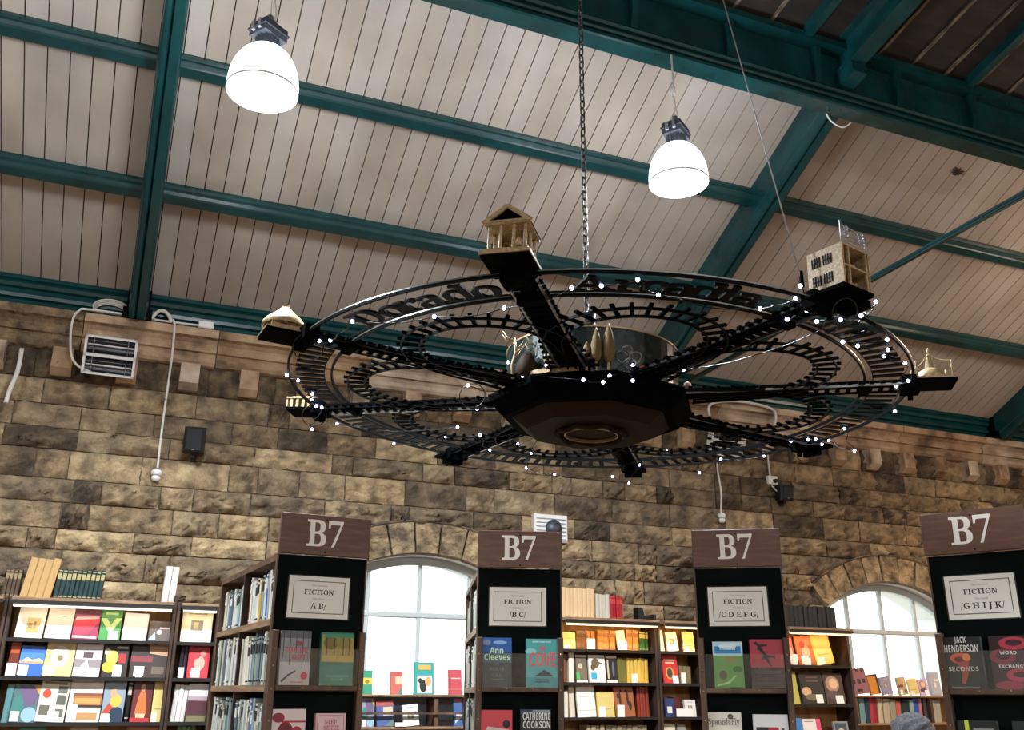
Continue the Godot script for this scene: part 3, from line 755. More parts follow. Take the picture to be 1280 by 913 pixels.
func build_windows():
	for i in 2:
		var cx = WIN[i]
		var w = structure("window_%d" % (i + 1), at(cx, 0, -0.13))
		var s = st()
		# reveal lining, painted
		var inner = arc_pts(0.0, WIN_HALF, ARC_R - 0.001, 24)
		for k in inner.size() - 1:
			var a = inner[k]
			var b = inner[k + 1]
			quad(s, Vector3(a.x, a.y, 0.12), Vector3(b.x, b.y, 0.12), Vector3(b.x, b.y, -0.37), Vector3(a.x, a.y, -0.37))
			quad(s, Vector3(a.x, a.y - 0.012, 0.12), Vector3(a.x, a.y - 0.012, -0.37), Vector3(b.x, b.y - 0.012, -0.37), Vector3(b.x, b.y - 0.012, 0.12))
			quad(s, Vector3(a.x, a.y - 0.012, 0.12), Vector3(b.x, b.y - 0.012, 0.12), Vector3(b.x, b.y, 0.12), Vector3(a.x, a.y, 0.12))
		for sd in [-1, 1]:
			bx(s, Vector3(minf(sd * WIN_HALF, sd * (WIN_HALF - 0.012)), 0.95, -0.37), Vector3(maxf(sd * WIN_HALF, sd * (WIN_HALF - 0.012)), 2.31, 0.12))
		put(w, "reveal_lining", done(s), M.reveal)
		# frame: arched head and jambs
		s = st()
		var outer = arc_pts(0.0, WIN_HALF - 0.012, ARC_R - 0.012, 24)
		var innr = arc_pts(0.0, WIN_HALF - 0.07, ARC_R - 0.075, 24)
		innr.reverse()
		var poly = [Vector2(-WIN_HALF + 0.012, 0.95)]
		poly.append_array(outer)
		poly.append(Vector2(WIN_HALF - 0.012, 0.95))
		poly.append(Vector2(WIN_HALF - 0.07, 0.95))
		poly.append_array(innr)
		poly.append(Vector2(-WIN_HALF + 0.07, 0.95))
		prism(s, poly, -0.03, 0.03)
		put(w, "window_frame", done(s), M.frame_white)
		for k in [-1, 0, 1]:
			s = st()
			var x = k * 0.405
			chamfer(s, Vector3(x - 0.016, 0.95, -0.02), Vector3(x + 0.016, ARC_Y + sqrt(pow(ARC_R - 0.07, 2) - x * x), 0.022), 0.007)
			put(w, "glazing_bar", done(s), M.frame_white)
		for y in [1.55, 2.155]:
			s = st()
			chamfer(s, Vector3(-WIN_HALF + 0.06, y - 0.022, -0.022), Vector3(WIN_HALF - 0.06, y + 0.022, 0.028), 0.008)
			put(w, "transom", done(s), M.frame_white)
		# panes
		var ys = [0.95, 1.55, 2.155, 9.0]
		for c in 4:
			for r in 3:
				var xa = -0.81 + 0.405 * c
				var xb = xa + 0.405
				var p = [Vector2(xb, ys[r]), Vector2(xa, ys[r])]
				if r < 2:
					p.append(Vector2(xa, ys[r + 1]))
					p.append(Vector2(xb, ys[r + 1]))
				else:
					for q in 5:
						var x = lerpf(xa, xb, q / 4.0)
						p.append(Vector2(x, ARC_Y + sqrt(pow(ARC_R - 0.03, 2) - x * x)))
				s = st()
				prism(s, p, -0.002, 0.002)
				put(w, "pane", done(s), M.pane)
		s = st()
		bx(s, Vector3(-WIN_HALF, 0.9, -0.3), Vector3(WIN_HALF, 0.955, 0.2))
		put(w, "window_sill", done(s), M.frame_white)

func along(s, prof, x0, x1, T):
	# profile (z, depth) drawn along x in the slope frame
	var TL = T * Transform3D(Basis(Vector3(0, 0, 1), Vector3(0, 1, 0), Vector3(-1, 0, 0)), Vector3.ZERO)
	prism(s, prof, -x1, -x0, TL)

func build_roof():
	var F = slope_frame()
	var c = structure("ceiling")
	var s = st()
	bx(s, Vector3(-6, -0.09, -2.98), Vector3(12, -0.022, 0.25), F)
	put(c, "sheathing", done(s), M.gap)
	# boards, each its own
	var bw = 0.1225
	var bm = box_mesh(Vector3(-bw / 2 + 0.0036, -0.022, -2.94), Vector3(bw / 2 - 0.0036, 0.0, 0.12))
	rng.seed = 5
	var x = -0.906 + bw / 2 - bw * 7
	while x < 9.7:
		put(c, "board", bm, M["board%d" % (rng.randi() % 3)], F * Transform3D(Basis.IDENTITY, Vector3(x, rng.randf_range(-0.0015, 0.0015), 0)))
		x += bw
	s = st()
	bx(s, Vector3(-6, -0.022, -2.94), Vector3(-0.906 - bw * 7, 0, 0.12), F)
	bx(s, Vector3(x - bw / 2, -0.022, -2.94), Vector3(12, 0, 0.12), F)
	put(c, "outer_boarding", done(s), M.board0)
	# the matching slope over the other side of the hall
	var G = Transform3D(Basis(Vector3.UP, PI), Vector3(0, 0, 14)) * F
	s = st()
	bx(s, Vector3(-12, -0.09, -2.98), Vector3(6, 0, 0.25), G)
	put(c, "far_slope", done(s), M.board0)
	# purlins
	var t = structure("trim_2")
	var step = [Vector2(-0.006, 0), Vector2(-0.006, 0.03), Vector2(-0.022, 0.042), Vector2(-0.022, 0.075), Vector2(-0.014, 0.085), Vector2(-0.03, 0.1), Vector2(-0.03, 0.102), Vector2(-0.04, 0.108), Vector2(-0.1, 0.108), Vector2(-0.108, 0.102), Vector2(-0.108, 0.05), Vector2(-0.12, 0.04), Vector2(-0.12, 0.0)]
	for near in [2.0, 1.045]:
		var pf = []
		for p in step:
			pf.append(Vector2(-near - p.x, p.y))
		for bay in [[-6.0, -4.36], [-4.24, -0.18], [-0.06, 4.04], [4.16, 8.26], [8.38, 12.0]]:
			s = st()
			along(s, pf, bay[0], bay[1], F)
			put(t, "purlin", done(s), M.teal)
	# wall plate, moulded
	var TC = Transform3D(Basis(Vector3(0, 0, 1), Vector3(0, 1, 0), Vector3(-1, 0, 0)), Vector3.ZERO)
	var wp = [Vector2(-0.02, 4.12), Vector2(0.085, 4.12), Vector2(0.085, 4.15), Vector2(0.065, 4.16), Vector2(0.065, 4.19), Vector2(0.092, 4.2), Vector2(0.096, 4.225), Vector2(0.075, 4.235), Vector2(0.075, 4.265), Vector2(0.1, 4.275), Vector2(0.108, 4.30), Vector2(0.1, 4.315), Vector2(0.12, 4.325), Vector2(0.12, 4.37), Vector2(-0.02, 4.40)]
	for bay in [[-6.0, -4.36], [-4.24, -0.18], [-0.06, 4.04], [4.16, 8.26], [8.38, 12.0]]:
		s = st()
		prism(s, wp, -bay[1], -bay[0], TC)
		put(t, "wall_plate", done(s), M.teal)
	# rafters with a beaded foot
	var rp = [Vector2(-0.065, 0), Vector2(-0.065, 0.19), Vector2(-0.058, 0.2), Vector2(-0.058, 0.225)]
	for k in 9:
		var a = PI * k / 8.0
		rp.append(Vector2(-0.034 - 0.024 * cos(a) * 1.0, 0.235 + 0.03 * sin(a)))
	rp.append_array([Vector2(0.0, 0.262), Vector2(0.052, 0.262), Vector2(0.06, 0.25), Vector2(0.06, 0.2), Vector2(0.065, 0.19), Vector2(0.065, 0)])
	for rx in [-4.3, -0.12, 4.1, 8.32]:
		s = st()
		prism(s, rp, -2.92, 0.0, F * Transform3D(Basis.IDENTITY, Vector3(rx, 0, 0)))
		var r = put(t, "rafter", done(s), M.teal)
		# shoe on the cornice
		s = st()
		bx(s, Vector3(rx - 0.1, 4.125, -0.02), Vector3(rx + 0.1, 4.2, 0.2))
		bx(s, Vector3(rx - 0.08, 4.2, 0.0), Vector3(rx + 0.08, 4.36, 0.16))
		put(r, "shoe", done(s), M.black_iron)
	# plate girder under the lantern
	var gp = [Vector2(2.785, 5.30), Vector2(2.9, 5.30), Vector2(2.912, 5.308), Vector2(2.912, 5.325), Vector2(2.9, 5.333), Vector2(2.885, 5.335), Vector2(2.885, 5.352), Vector2(2.9, 5.356), Vector2(2.905, 5.37), Vector2(2.892, 5.382), Vector2(2.88, 5.384), Vector2(2.88, 5.4), Vector2(2.9, 5.405), Vector2(2.912, 5.42), Vector2(2.9, 5.44), Vector2(2.865, 5.446), Vector2(2.865, 5.715), Vector2(2.965, 5.72), Vector2(2.965, 5.768), Vector2(2.78, 5.80)]
	for bay in [[-6.0, 0.0], [0.0, 4.1], [4.1, 12.0]]:
		s = st()
		prism(s, gp, -bay[1], -bay[0], TC)
		var g = put(t, "girder", done(s), M.teal)
		var k = 0
		while k < 12:
			var gx = 2.48 + (k - 4) * 0.697
			k += 1
			if gx < bay[0] + 0.05 or gx > bay[1] - 0.05:
				continue
			s = st()
			prism(s, [Vector2(2.865, 5.446), Vector2(2.89, 5.446), Vector2(2.915, 5.56), Vector2(2.925, 5.715), Vector2(2.865, 5.715)], -gx - 0.022, -gx + 0.022, TC)
			put(g, "stiffener", done(s), M.teal)
	# lantern roof above the girder
	var up = atan(0.208)
	var L = Transform3D(Basis(Vector3(1, 0, 0), up * -1.0), Vector3(0, 5.79, 2.93))
	var l = structure("trim_3")
	s = st()
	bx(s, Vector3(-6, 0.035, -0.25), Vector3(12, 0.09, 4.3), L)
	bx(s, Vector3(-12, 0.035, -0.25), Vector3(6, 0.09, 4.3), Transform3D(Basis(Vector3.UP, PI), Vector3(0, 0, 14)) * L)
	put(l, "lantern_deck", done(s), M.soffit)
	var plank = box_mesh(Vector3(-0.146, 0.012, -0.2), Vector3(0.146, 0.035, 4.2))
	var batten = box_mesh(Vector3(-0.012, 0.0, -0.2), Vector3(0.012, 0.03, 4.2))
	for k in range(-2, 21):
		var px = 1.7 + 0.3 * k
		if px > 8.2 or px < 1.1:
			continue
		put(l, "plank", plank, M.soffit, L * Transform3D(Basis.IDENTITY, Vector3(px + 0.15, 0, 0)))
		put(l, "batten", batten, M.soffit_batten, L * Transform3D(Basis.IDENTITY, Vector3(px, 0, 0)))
	for rx in [-0.12, 4.1, 8.32]:
		s = st()
		bx(s, Vector3(rx - 0.012, -0.2, -0.2), Vector3(rx + 0.012, 0.03, 4.2), L)
		bx(s, Vector3(rx - 0.065, -0.225, -0.25), Vector3(rx + 0.065, -0.2, 4.2), L)
		bx(s, Vector3(rx - 0.065, 0.0, -0.25), Vector3(rx + 0.065, 0.03, 4.2), L)
		bx(s, Vector3(rx - 0.055, -0.32, -0.2), Vector3(rx + 0.055, -0.2, 0.05), L)
		put(l, "lantern_rafter", done(s), M.teal)
	for rx in [3.77, 5.2, 2.35, 6.62]:
		s = st()
		bx(s, Vector3(rx - 0.03, -0.06, 0.02), Vector3(rx + 0.03, 0.02, 4.2), L)
		put(l, "lantern_rafter", done(s), M.teal)
	# tie rod across the hall in the plane of the rafter
	for rx in [4.1]:
		var rod = thing("tie_rod", "dark green iron tie rod running out from the foot of the roof rib", "rod", at(rx, 4.0, 0.1))
		s = st(true)
		tube(s, [Vector3(0, 0, 0), Vector3(0, 0.12, 6.9), Vector3(0, 0, 13.8)], 0.021, 10)
		put(rod, "rod_bar", done(s), M.teal)
		s = st()
		bx(s, Vector3(-0.03, -0.04, -0.1), Vector3(0.03, 0.04, 0.06))
		put(rod, "clevis", done(s), M.black_iron)

func build_shell():
	var s = st()
	bx(s, Vector3(-6.4, -0.2, -0.5), Vector3(12.4, 0.0, 14.5))
	var f = structure("floor")
	put(f, "carpet", done(s), M.carpet)
	for sd in [0, 1]:
		var w = structure("wall_left" if sd == 0 else "wall_right")
		s = st()
		var x = -6.0 if sd == 0 else 12.0
		bx(s, Vector3(x - (0.4 if sd == 0 else 0.0), 0, -0.5), Vector3(x + (0.0 if sd == 0 else 0.4), 7.2, 14.5))
		put(w, "plaster_face", done(s), M.plaster)
	var wf = structure("wall_front")
	s = st()
	bx(s, Vector3(-6.4, 0, 14.0), Vector3(12.4, 4.5, 14.5))
	put(wf, "stone_face", done(s), M.stone1a)

# ------------------------------------------------------------------ the hanging model railway
const ARM_DEG = [127.0, 82.0, 37.0, -8.0, -53.0, -98.0, -143.0, 172.0]

func chandelier_frame():
	var n = Vector3(0.03, 1, 0.01).normalized()
	var a = Vector3(1, -0.03, 0).normalized()
	a = (a - n * a.dot(n)).normalized()
	return Transform3D(Basis(a, n, a.cross(n)), Vector3(1.924, 2.895, 3.283))

func pl(r, deg, y = 0.0):
	var t = deg_to_rad(deg)
	return Vector3(r * cos(t), y, r * sin(t))

# frame at (r, deg): x across, y up, z outward
func out_frame(r, deg, y = 0.0):
	var t = deg_to_rad(deg)
	var z = Vector3(cos(t), 0, sin(t))
	return Transform3D(Basis(Vector3.UP.cross(z), Vector3.UP, z), z * r + Vector3(0, y, 0))

func ring_bar(r0, r1, y0, y1, n = 120):
	var s = st()
	lathe(s, [Vector2(r0, y0), Vector2(r1, y0), Vector2(r1, y1), Vector2(r0, y1), Vector2(r0, y0)], n)
	return done(s)

func loop_point(u, side, half):
	# centre line of a petal loop in the frame of its bisector: u from 0 to 1; side offset to the left
	var cx = 0.765
	var rad = 0.318
	var lead = 0.32
	var span = deg_to_rad(212.0)
	var arc = rad * span
	var total = arc + lead * 2.0
	var d = u * total
	var a0 = span / 2.0
	var p
	var t
	if d < lead or d > lead + arc:
		var sg = 1.0 if d < lead else -1.0
		var ang = a0 * sg
		var e = Vector2(cx + rad * cos(ang), rad * sin(ang))
		# straight run back toward the hub, tangent to the arc
		var tan = Vector2(-sin(ang), cos(ang)) * sg
		var q = (lead - d) if d < lead else (d - lead - arc)
		p = e + tan * q
		t = -tan if d < lead else tan
	else:
		var ang = a0 - (d - lead) / rad
		p = Vector2(cx + rad * cos(ang), rad * sin(ang))
		t = Vector2(sin(ang), -cos(ang))
	var nrm = Vector2(-t.y, t.x)
	return [p + nrm * side, t, half]

func build_chandelier():
	var F = chandelier_frame()
	var c = thing("railway_chandelier", "large black iron hanging wheel of model railway track with eight arms and tiny golden buildings", "chandelier", F)
	var s
	put(c, "outer_ring", ring_bar(1.375, 1.384, -0.006, 0.007), M.black_iron)
	put(c, "outer_ring_highlight", ring_bar(1.382, 1.3855, 0.004, 0.009), M.bare_steel)  # bright strip stands in for the highlight along the ring edge
	put(c, "inner_ring", ring_bar(1.187, 1.196, -0.006, 0.007), M.black_iron)
	put(c, "inner_ring_highlight", ring_bar(1.194, 1.1975, 0.004, 0.009), M.bare_steel)  # same painted edge highlight, as a bright strip on the inner ring
	put(c, "letter_rail", ring_bar(1.222, 1.226, -0.004, 0.002), M.black_iron)
	# words between the rings, read from below
	_ring_word(c, "Dorado", [157.4, 151.6, 147.6, 143.5, 138.0, 133.4])
	_ring_word(c, "Arcadia", [117.0, 111.4, 107.6, 103.6, 99.2, 95.9, 92.2])
	# sections whose words cannot be made out: upright strokes only
	for sec in [[76.0, 42.0, 12], [-149.0, -184.0, 13], [32.0, -3.0, 12], [-14.0, -48.0, 12], [-59.0, -93.0, 12], [-104.0, -138.0, 12]]:
		for k in sec[2]:
			var d = lerpf(sec[0], sec[1], (k + 0.5) / sec[2])
			var T = out_frame(1.285, d)
			s = st()
			bx(s, Vector3(-0.013, -0.003, -0.06), Vector3(0.013, 0.003, 0.062), T)
			if k % 5 == 2:
				var pts = []
				for q in 9:
					var a = -PI / 2 + PI * q / 8.0
					pts.append(T * Vector3(0.008 + 0.026 * cos(a), 0, 0.025 + 0.03 * sin(a)))
				tube(s, pts, 0.0065, 5)
			put(c, "letter_stroke", done(s), M.black_iron)
	# arms
	var sleeper = box_mesh(Vector3(-0.069, -0.005, -0.0095), Vector3(0.069, 0.006, 0.0095))
	for i in 8:
		var deg = ARM_DEG[i]
		s = st()
		var T = out_frame(0, deg)
		bx(s, Vector3(-0.03, 0.002, 0.3), Vector3(0.03, 0.018, 1.36), T)
		# end clamp on the rings
		bx(s, Vector3(-0.06, -0.03, 1.34), Vector3(0.06, 0.03, 1.4), T)
		bx(s, Vector3(-0.05, -0.028, 1.17), Vector3(0.05, 0.0, 1.21), T)
		for sd in [-1, 1]:
			bx(s, Vector3(sd * 0.035 - 0.008, -0.055, 1.37), Vector3(sd * 0.035 + 0.008, -0.02, 1.39), T)
		var arm = put(c, "arm", done(s), M.black_deck)
		for sd in [-1, 1]:
			s = st()
			bx(s, Vector3(sd * 0.054 - 0.0035, -0.014, 0.3), Vector3(sd * 0.054 + 0.0035, -0.004, 1.34), T)
			put(arm, "rail", done(s), M.bare_steel if sd * (1 if i < 2 else -1) > 0 or i == 0 else M.black_iron)
		var cnt = 23
		if i in [0, 1, 2, 3, 7]:
			for k in cnt:
				put(arm, "sleeper", sleeper, M.black_deck, T * Transform3D(Basis.IDENTITY, Vector3(0, 0, 0.33 + k * 0.0445)))
		else:
			s = st()
			for k in cnt:
				bx(s, Vector3(-0.069, -0.005, 0.3205 + k * 0.0445), Vector3(0.069, 0.006, 0.3395 + k * 0.0445), T)
			put(arm, "sleepers", done(s), M.black_deck).set_meta("kind", "stuff")
	# petal loops
	var loop_sleeper = box_mesh(Vector3(-0.056, -0.004, -0.008), Vector3(0.056, 0.005, 0.008))
	for i in 8:
		var deg = ARM_DEG[i] - 22.5
		var tt = deg_to_rad(deg)
		var bis = Transform3D(Basis(Vector3(cos(tt), 0, sin(tt)), Vector3.UP, Vector3(cos(tt), 0, sin(tt)).cross(Vector3.UP)), Vector3(0, 0.0, 0))
		var lp := Node3D.new()
		lp.name = "track_loop"
		c.add_child(lp, true)
		for sd in [-1, 1]:
			s = st()
			var n = 56
			var prev
			for k in n + 1:
				var q = loop_point(float(k) / n, sd * 0.037, 0)
				var p = bis * Vector3(q[0].x, -0.012, q[0].y)
				if k > 0:
					bar(s, prev, p + (p - prev) * 0.06, 0.006, 0.011)
				prev = p
			put(lp, "rail", done(s), M.black_iron)
		var ns = 30
		var merged = st()
		for k in ns:
			var q = loop_point((k + 0.5) / ns, 0.0, 0)
			var z = (bis.basis * Vector3(q[1].x, 0, q[1].y)).normalized()
			var T = Transform3D(Basis(Vector3.UP.cross(z), Vector3.UP, z), bis * Vector3(q[0].x, -0.002, q[0].y))
			if i in [0, 1, 2, 7]:
				put(lp, "sleeper", loop_sleeper, M.black_deck, T)
			else:
				bx(merged, Vector3(-0.056, -0.004, -0.008), Vector3(0.056, 0.005, 0.008), T)
		if not (i in [0, 1, 2, 7]):
			put(lp, "sleepers", done(merged), M.black_deck).set_meta("kind", "stuff")
	_hub(c)
	# tiny buildings on the arm ends
	_temple(c, out_frame(1.435, 127.5, 0.02))
	_house(c, out_frame(1.425, 80.5, 0.02))
	_stupa(c, out_frame(1.47, 36.0, 0.015))
	_hut(c, out_frame(1.45, 175.0, 0.01))
	_arcade(c, out_frame(1.47, -142.5, 0.0))
	for i in [3, 4, 5]:
		s = st()
		var T = out_frame(1.45, ARM_DEG[i])
		prism(s, [Vector2(-0.07, 0.07), Vector2(0.07, 0.07), Vector2(0.07, -0.08), Vector2(-0.07, -0.08)], -0.012, 0.004, T * Transform3D(Basis(Vector3(1, 0, 0), Vector3(0, 0, 1), Vector3(0, -1, 0)), Vector3.ZERO))
		bx(s, Vector3(-0.05, -0.05, -0.03), Vector3(0.05, 0.0, 0.0), T)
		put(c, "platform", done(s), M.black_deck)
	_string_lights(F)
	_chain()

func _ring_word(c, word, degs):
	for k in word.length():
		var ch = word[k]
		var d = degs[k]
		var T = out_frame(1.229, d, -0.003)
		# letter up is outward, face is downward
		var L = Transform3D(Basis(T.basis.x, T.basis.z, T.basis.x.cross(T.basis.z)), T.origin)
		var tm := TextMesh.new()
		tm.text = ch
		tm.font = serif_bold
		tm.font_size = 48
		tm.pixel_size = 0.122 / 34.2
		tm.depth = 0.008
		tm.curve_step = 1.0
		var bb = tm.get_aabb()
		var base = bb.position.y
		if ch == "o" or ch == "a" or ch == "c":
			base += 0.002
		var o = put(c, "letter", tm, M.black_iron, L * Transform3D(Basis.from_scale(Vector3(1.22, 1, 1)), Vector3.ZERO) * Transform3D(Basis.IDENTITY, Vector3(-bb.get_center().x, -base, 0)))

func _hub(c):
	var s = st()
	lathe(s, [Vector2(0.0, -0.02), Vector2(0.475, -0.02), Vector2(0.48, -0.03), Vector2(0.475, -0.055), Vector2(0.41, -0.12), Vector2(0.0, -0.12)], 8, Transform3D.IDENTITY, deg_to_rad(14.5))
	put(c, "hub_pan", done(s), M.black_deck)
	s = st()
	lathe(s, [Vector2(0.0, -0.119), Vector2(0.37, -0.119), Vector2(0.3, -0.168), Vector2(0.0, -0.168)], 8, Transform3D.IDENTITY, deg_to_rad(14.5))
	put(c, "hub_base", done(s), M.gold_dark)
	s = st(true)
	var pts = []
	for k in 40:
		pts.append(pl(0.155 + 0.006 * sin(k * 2.1), k * 9.0, -0.178 + 0.006 * sin(k * 1.3)))
	tube(s, pts, 0.013, 6, true)
	put(c, "wreath", done(s), M.gold_dark)
	put(c, "wreath_ring", ring_bar(0.118, 0.124, -0.182, -0.168, 40), M.copper_edge)
	s = st()
	lathe(s, [Vector2(0.39, -0.02), Vector2(0.4, -0.02), Vector2(0.4, 0.2), Vector2(0.39, 0.2)], 48)
	lathe(s, [Vector2(0.0, -0.01), Vector2(0.395, -0.01)], 48)
	put(c, "drum", done(s), M.drum)
	put(c, "drum_rim", ring_bar(0.388, 0.404, 0.198, 0.206, 48), M.copper_edge)
	s = st(true)
	tube(s, [Vector3(0, -0.02, 0), Vector3(0, 0.42, 0)], 0.018, 8)
	put(c, "hub_stem", done(s), M.black_iron)
	# golden cypress trees
	for q in [[0.456, 119.6, 0.10, 0.023], [0.458, 114.6, 0.165, 0.026], [0.456, 108.0, 0.185, 0.03]]:
		var T = Transform3D(Basis.IDENTITY, pl(q[0], q[1], -0.02))
		s = st(true)
		var pr = []
		for k in 9:
			var v = k / 8.0
			pr.append(Vector2(q[3] * pow(sin(PI * pow(v, 0.62)), 0.8) * (1.0 if k % 2 == 0 else 0.9) if k > 0 and k < 8 else 0.0, 0.03 + q[2] * v))
		lathe(s, pr, 9, T)
		var tr = put(c, "cypress", done(s), M.cypress)
		s = st(true)
		tube(s, [T * Vector3(0, 0, 0), T * Vector3(0, 0.04, 0)], 0.006, 6)
		put(tr, "trunk", done(s), M.gold_paint)
	# pale branching tree with a dark rock beneath
	rng.seed = 9
	var R = Transform3D(Basis.IDENTITY, pl(0.43, 160.0, -0.02))
	for q in [[-0.05, 0.0], [0.05, 0.02]]:
		s = st(true)
		var b0 = R * Vector3(q[0], 0, q[1])
		tube(s, [b0, b0 + Vector3(-0.008, 0.06, 0), b0 + Vector3(0.006, 0.12, 0), b0 + Vector3(0.0, 0.19, 0.0)], [0.008, 0.006, 0.006, 0.004], 6)
		for k in 5:
			var a = rng.randf() * TAU
			var h = 0.1 + 0.018 * k
			tube(s, [b0 + Vector3(0.004, h, 0), b0 + Vector3(cos(a) * 0.035, h + 0.02, sin(a) * 0.035), b0 + Vector3(cos(a) * 0.055, h + 0.05, sin(a) * 0.05)], [0.005, 0.004, 0.002], 5)
		put(c, "bare_tree", done(s), M.gold_paint)
	s = st(true)
	lathe(s, [Vector2(0.0, 0.0), Vector2(0.04, 0.0), Vector2(0.05, 0.03), Vector2(0.042, 0.07), Vector2(0.025, 0.105), Vector2(0.0, 0.12)], 9, R * Transform3D(Basis.IDENTITY, Vector3(0.0, 0, 0.03)))
	put(c, "rock", done(s), M.gold_dark)
	s = st(true)
	lathe(s, [Vector2(0.0, 0.0), Vector2(0.018, 0.0), Vector2(0.008, 0.012), Vector2(0.008, 0.03), Vector2(0.026, 0.05), Vector2(0.03, 0.07), Vector2(0.02, 0.095), Vector2(0.0, 0.105)], 10, Transform3D(Basis.IDENTITY, pl(0.45, 140.0, -0.02)))
	put(c, "urn", done(s), M.gold_paint)
	# pale low plinth, curled wire ornament, orange scrap
	s = st()
	for k in 4:
		bx(s, Vector3(-0.03, -0.02, -0.006), Vector3(0.03, 0.0, 0.006), out_frame(0.455, 150.0 - k * 7.5))
	put(c, "kerb", done(s), M.gold_paint)
	s = st(true)
	for q in [[100.0, 0.05, 0.03], [96.0, 0.02, 0.026], [92.5, 0.055, 0.024], [97.5, 0.08, 0.02]]:
		var ps = []
		for k in 14:
			var a = TAU * k / 14.0
			ps.append(out_frame(0.45, q[0]) * Vector3(cos(a) * q[2], q[1] + sin(a) * q[2], 0.01 * sin(a * 2.0)))
		tube(s, ps, 0.0035, 5, true)
	put(c, "wire_ornament", done(s), M.bare_steel)
	s = st()
	prism(s, [Vector2(-0.02, 0), Vector2(0.018, 0.004), Vector2(0.024, 0.02), Vector2(-0.004, 0.028), Vector2(-0.024, 0.016)], -0.008, 0.008, out_frame(0.46, 87.0, 0.0))
	put(c, "orange_flag", done(s), plain("orange", "d1582a", 0.6))
	# rocky silver figure group by the rim
	s = st(true)
	for k in 7:
		var b0 = pl(0.37, 76.0 + k * 3.0, 0.06)
		tube(s, [b0, b0 + Vector3(0, 0.05 + 0.02 * sin(k * 2.0), 0.01), b0 + Vector3(0.01, 0.1, 0)], [0.012, 0.015, 0.004], 6)
	put(c, "silver_figures", done(s), M.bare_steel)
	for q in [[0.44, 26.0], [0.44, 30.0]]:
		s = st(true)
		lathe(s, [Vector2(0, 0), Vector2(0.022, 0.0), Vector2(0.026, 0.04), Vector2(0.016, 0.09), Vector2(0.0, 0.1)], 8, Transform3D(Basis.IDENTITY, pl(q[0], q[1], -0.02)))
		put(c, "clay_figure", done(s), plain("clay", "8c6a54", 0.7))

func _platform(p, T, hx, z0, z1):
	var s = st()
	bx(s, Vector3(-hx, -0.014, z0), Vector3(hx, 0.0, z1), T)
	bx(s, Vector3(-0.05, -0.04, z0 - 0.02), Vector3(0.05, -0.012, z0 + 0.03), T)
	put(p, "platform", done(s), M.black_deck)

func _temple(c, T):
	var p := Node3D.new()
	p.name = "temple_model"
	c.add_child(p)
	_platform(p, T, 0.082, -0.095, 0.08)
	var s = st()
	bx(s, Vector3(-0.085, -0.006, -0.098), Vector3(0.085, 0.004, 0.085), T)
	bx(s, Vector3(-0.074, 0.004, -0.08), Vector3(0.074, 0.018, 0.07), T)
	put(p, "plinth", done(s), M.gold_paint)
	for z in [0.055, -0.01, -0.068]:
		for x in [-0.06, -0.022, 0.022, 0.06]:
			if z < 0.05 and absf(x) < 0.05:
				continue
			s = st(true)
			lathe(s, [Vector2(0.0, 0.018), Vector2(0.0085, 0.018), Vector2(0.0068, 0.026), Vector2(0.006, 0.096), Vector2(0.009, 0.104), Vector2(0.0, 0.104)], 8, T * Transform3D(Basis.IDENTITY, Vector3(x, 0, z)))
			put(p, "column", done(s), M.gold_paint)
	s = st()
	bx(s, Vector3(-0.075, 0.104, -0.082), Vector3(0.075, 0.114, 0.07), T)
	put(p, "entablature", done(s), M.gold_paint)
	s = st()
	prism(s, [Vector2(-0.078, 0.114), Vector2(0.078, 0.114), Vector2(0.0, 0.168)], -0.084, 0.06, T)
	put(p, "roof", done(s), M.black_deck)
	s = st()
	for sd in [-1, 1]:
		bar(s, T * Vector3(sd * 0.082, 0.112, 0.066), T * Vector3(0, 0.17, 0.066), 0.014, 0.008, T.basis.z)
	bar(s, T * Vector3(-0.08, 0.114, 0.066), T * Vector3(0.08, 0.114, 0.066), 0.014, 0.007)
	put(p, "pediment", done(s), M.gold_paint)
	s = st()
	bx(s, Vector3(-0.05, 0.018, -0.062), Vector3(0.05, 0.104, -0.056), T)
	for sd in [-1, 1]:
		bx(s, Vector3(sd * 0.05 - 0.003, 0.018, -0.062), Vector3(sd * 0.05 + 0.003, 0.104, 0.0), T)
	put(p, "cella", done(s), M.gold_paint)
	s = st(true)
	lathe(s, [Vector2(0, 0.018), Vector2(0.01, 0.02), Vector2(0.012, 0.032), Vector2(0.006, 0.045), Vector2(0.0, 0.05)], 8, T * Transform3D(Basis.IDENTITY, Vector3(0.045, 0, 0.075)))
	put(p, "figure", done(s), M.gold_paint)

